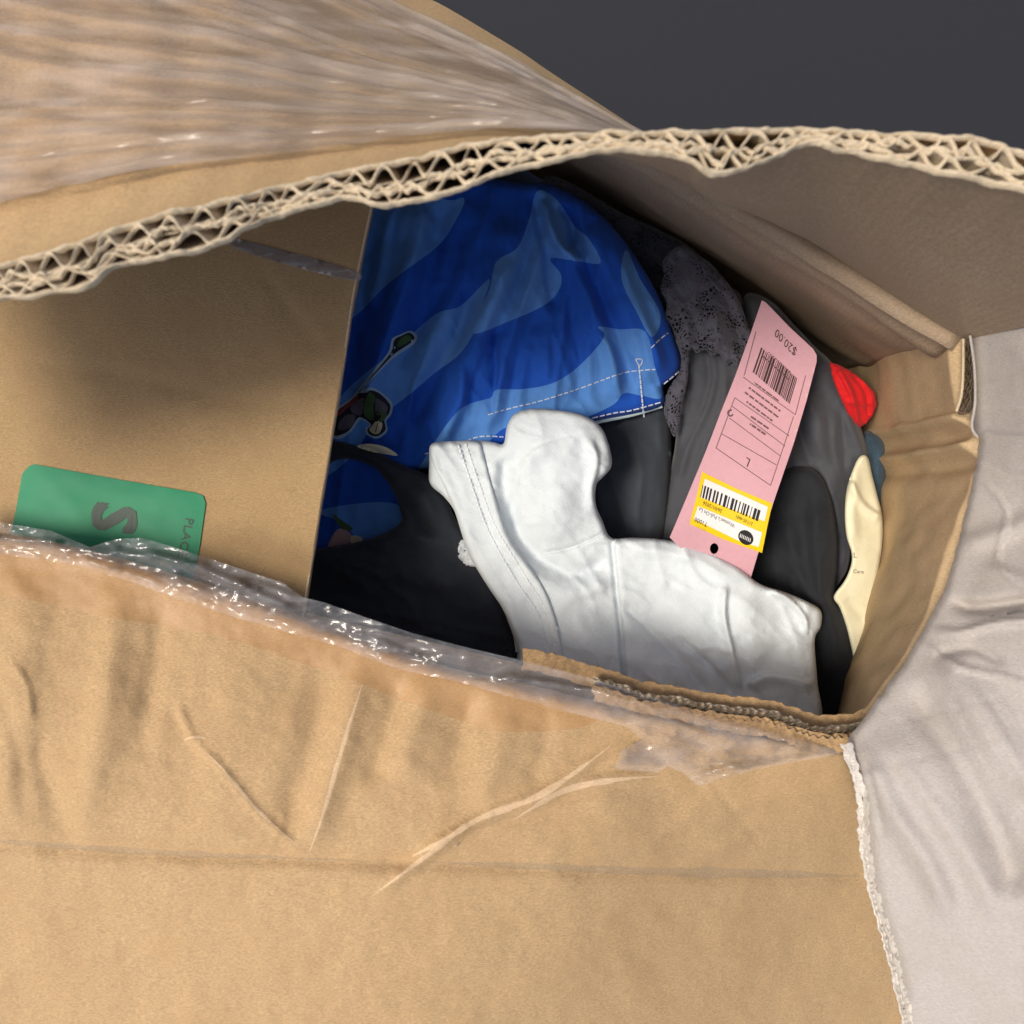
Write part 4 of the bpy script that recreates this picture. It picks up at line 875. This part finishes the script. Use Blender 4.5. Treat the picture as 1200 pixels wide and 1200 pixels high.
# print too small to read in the photograph: rows of word-length marks
def words(c, L_, w_, d_, on=4):
    d_ = np.array(d_, float); d_ /= np.linalg.norm(d_); a = np.array(c, float)-d_*L_/2; b = np.array(c, float)+d_*L_/2
    out = []; t = 0.0
    while t < L_:
        l = on*r2.uniform(.5, 1.5); e_ = min(L_, t+l)
        out.append(ribbon([tuple(a+d_*t), tuple(a+d_*e_)], w_, zt_, .012, .004, step=1.5)); t = e_+r2.uniform(.8, 1.6)
    return out
sm = words((913, 424), 36, 1.2, (-.74, -.67), 3)+words((909, 431), 42, 2.0, (-.75, -.66), 2)
sm += words((898, 459), 36, 1.8, d2, 6)+words((896, 468), 46, 2.1, d2, 5)+words((892, 474), 50, 2.1, d2, 5)+words((890, 482), 38, 2.0, d2, 5)
sm += words((890, 495), 26, 2.2, (-.8, -.55), 6)+words((888, 503), 22, 2.4, (-.8, -.55), 5)
sm += [ribbon([(856+3*math.cos(a), 484+3.4*math.sin(a)) for a in np.linspace(.4, 5.2, 9)], 2.0, zt_, .014, .004, step=1)]
V_, F_ = merge(sm); link('lettering', V_, F_, GREYP, ptag, smooth=False)
ln = [[(871, 442), (932, 486)], [(861, 466), (925, 511)], [(858, 476), (920, 523)], [(855, 490), (914, 534)], [(845, 508), (910, 545)], [(839, 525), (903, 569)], [(861, 466), (839, 525)], [(930, 488), (903, 569)], [(886, 388), (872, 440)], [(944, 440), (932, 486)]]
V_, F_ = merge([ribbon(l, .8, zt_, .012, .004) for l in ln]); link('printed_rule', V_, F_, GREYP, ptag, smooth=False)

YEL = plain('yellow_label', (.78, .52, .006), .45, .4); WLAB = plain('white_label', (.72, .70, .68), .5)
yl, _ = sheet('yellow_sticker', [(823, 553), (864, 573), (905, 590), (899, 618), (893, 648), (850, 633), (808, 614), (816, 583)], lambda x, y: tgz(x, y)+.02, [YEL], ptag, step=3, closed_smooth=False, solid=.012)
zy = lambda x, y: tgz(x, y)+.036
V_, F_ = merge([poly_on([(826, 561), (900, 594), (896, 611), (821, 583)], zy, 0), poly_on([(818, 593), (866, 613), (893, 624), (889, 641), (866, 634), (813, 608)], zy, 0)])
link('white_panel', V_, F_, WLAB, yl, smooth=False)
bars = []; b0, b1, b2, b3 = np.array((823.5, 568.)), np.array((893., 599.)), np.array((889.5, 611.5)), np.array((820.5, 582.5)); x = 0.0
while x < 1:
    w = r2.choice((.012, .02, .03, .045))
    if x+w > 1: break
    q = [b0+(b1-b0)*x, b0+(b1-b0)*(x+w), b3+(b2-b3)*(x+w), b3+(b2-b3)*x]; bars.append(poly_on(q, zy, .012, 15)); x += w+r2.choice((.012, .02, .035))
dy_ = (-.905, -.425); uy = (-.28, .96)
ell = [(874+9.5*math.cos(a*math.pi/8)*.92-2.2*math.sin(a*math.pi/8), 630+8*math.sin(a*math.pi/8)+4*math.cos(a*math.pi/8)) for a in range(16)]
V_, F_ = merge(bars+[text_on('T1000', (821.5, 611.5), dy_, uy, 5.2, zy, .012, squash=.85), text_on("Women's Pull-On La", (840, 606.5), dy_, uy, 4.8, zy, .012, squash=.80), poly_on(ell, zy, .010, 3),
                 text_on('217-05-4601', (872, 609.5), dy_, uy, 4.0, zy, .012, squash=.75), text_on('26/01/2026', (835, 594), dy_, uy, 4.2, zy, .012, squash=.9)])
link('lettering', V_, F_, BLACKP, yl, smooth=False)
V_, F_ = merge([ribbon([(874-6.5*.905+i*1.9, 630-6.5*.425+i*.9-1.8), (874-6.5*.905+i*1.9-.9, 630-6.5*.425+i*.9+2.6)], .9, zy, .024, .003, step=1) for i in range(7)]); link('logo_mark', V_, F_, WLAB, yl, smooth=False)
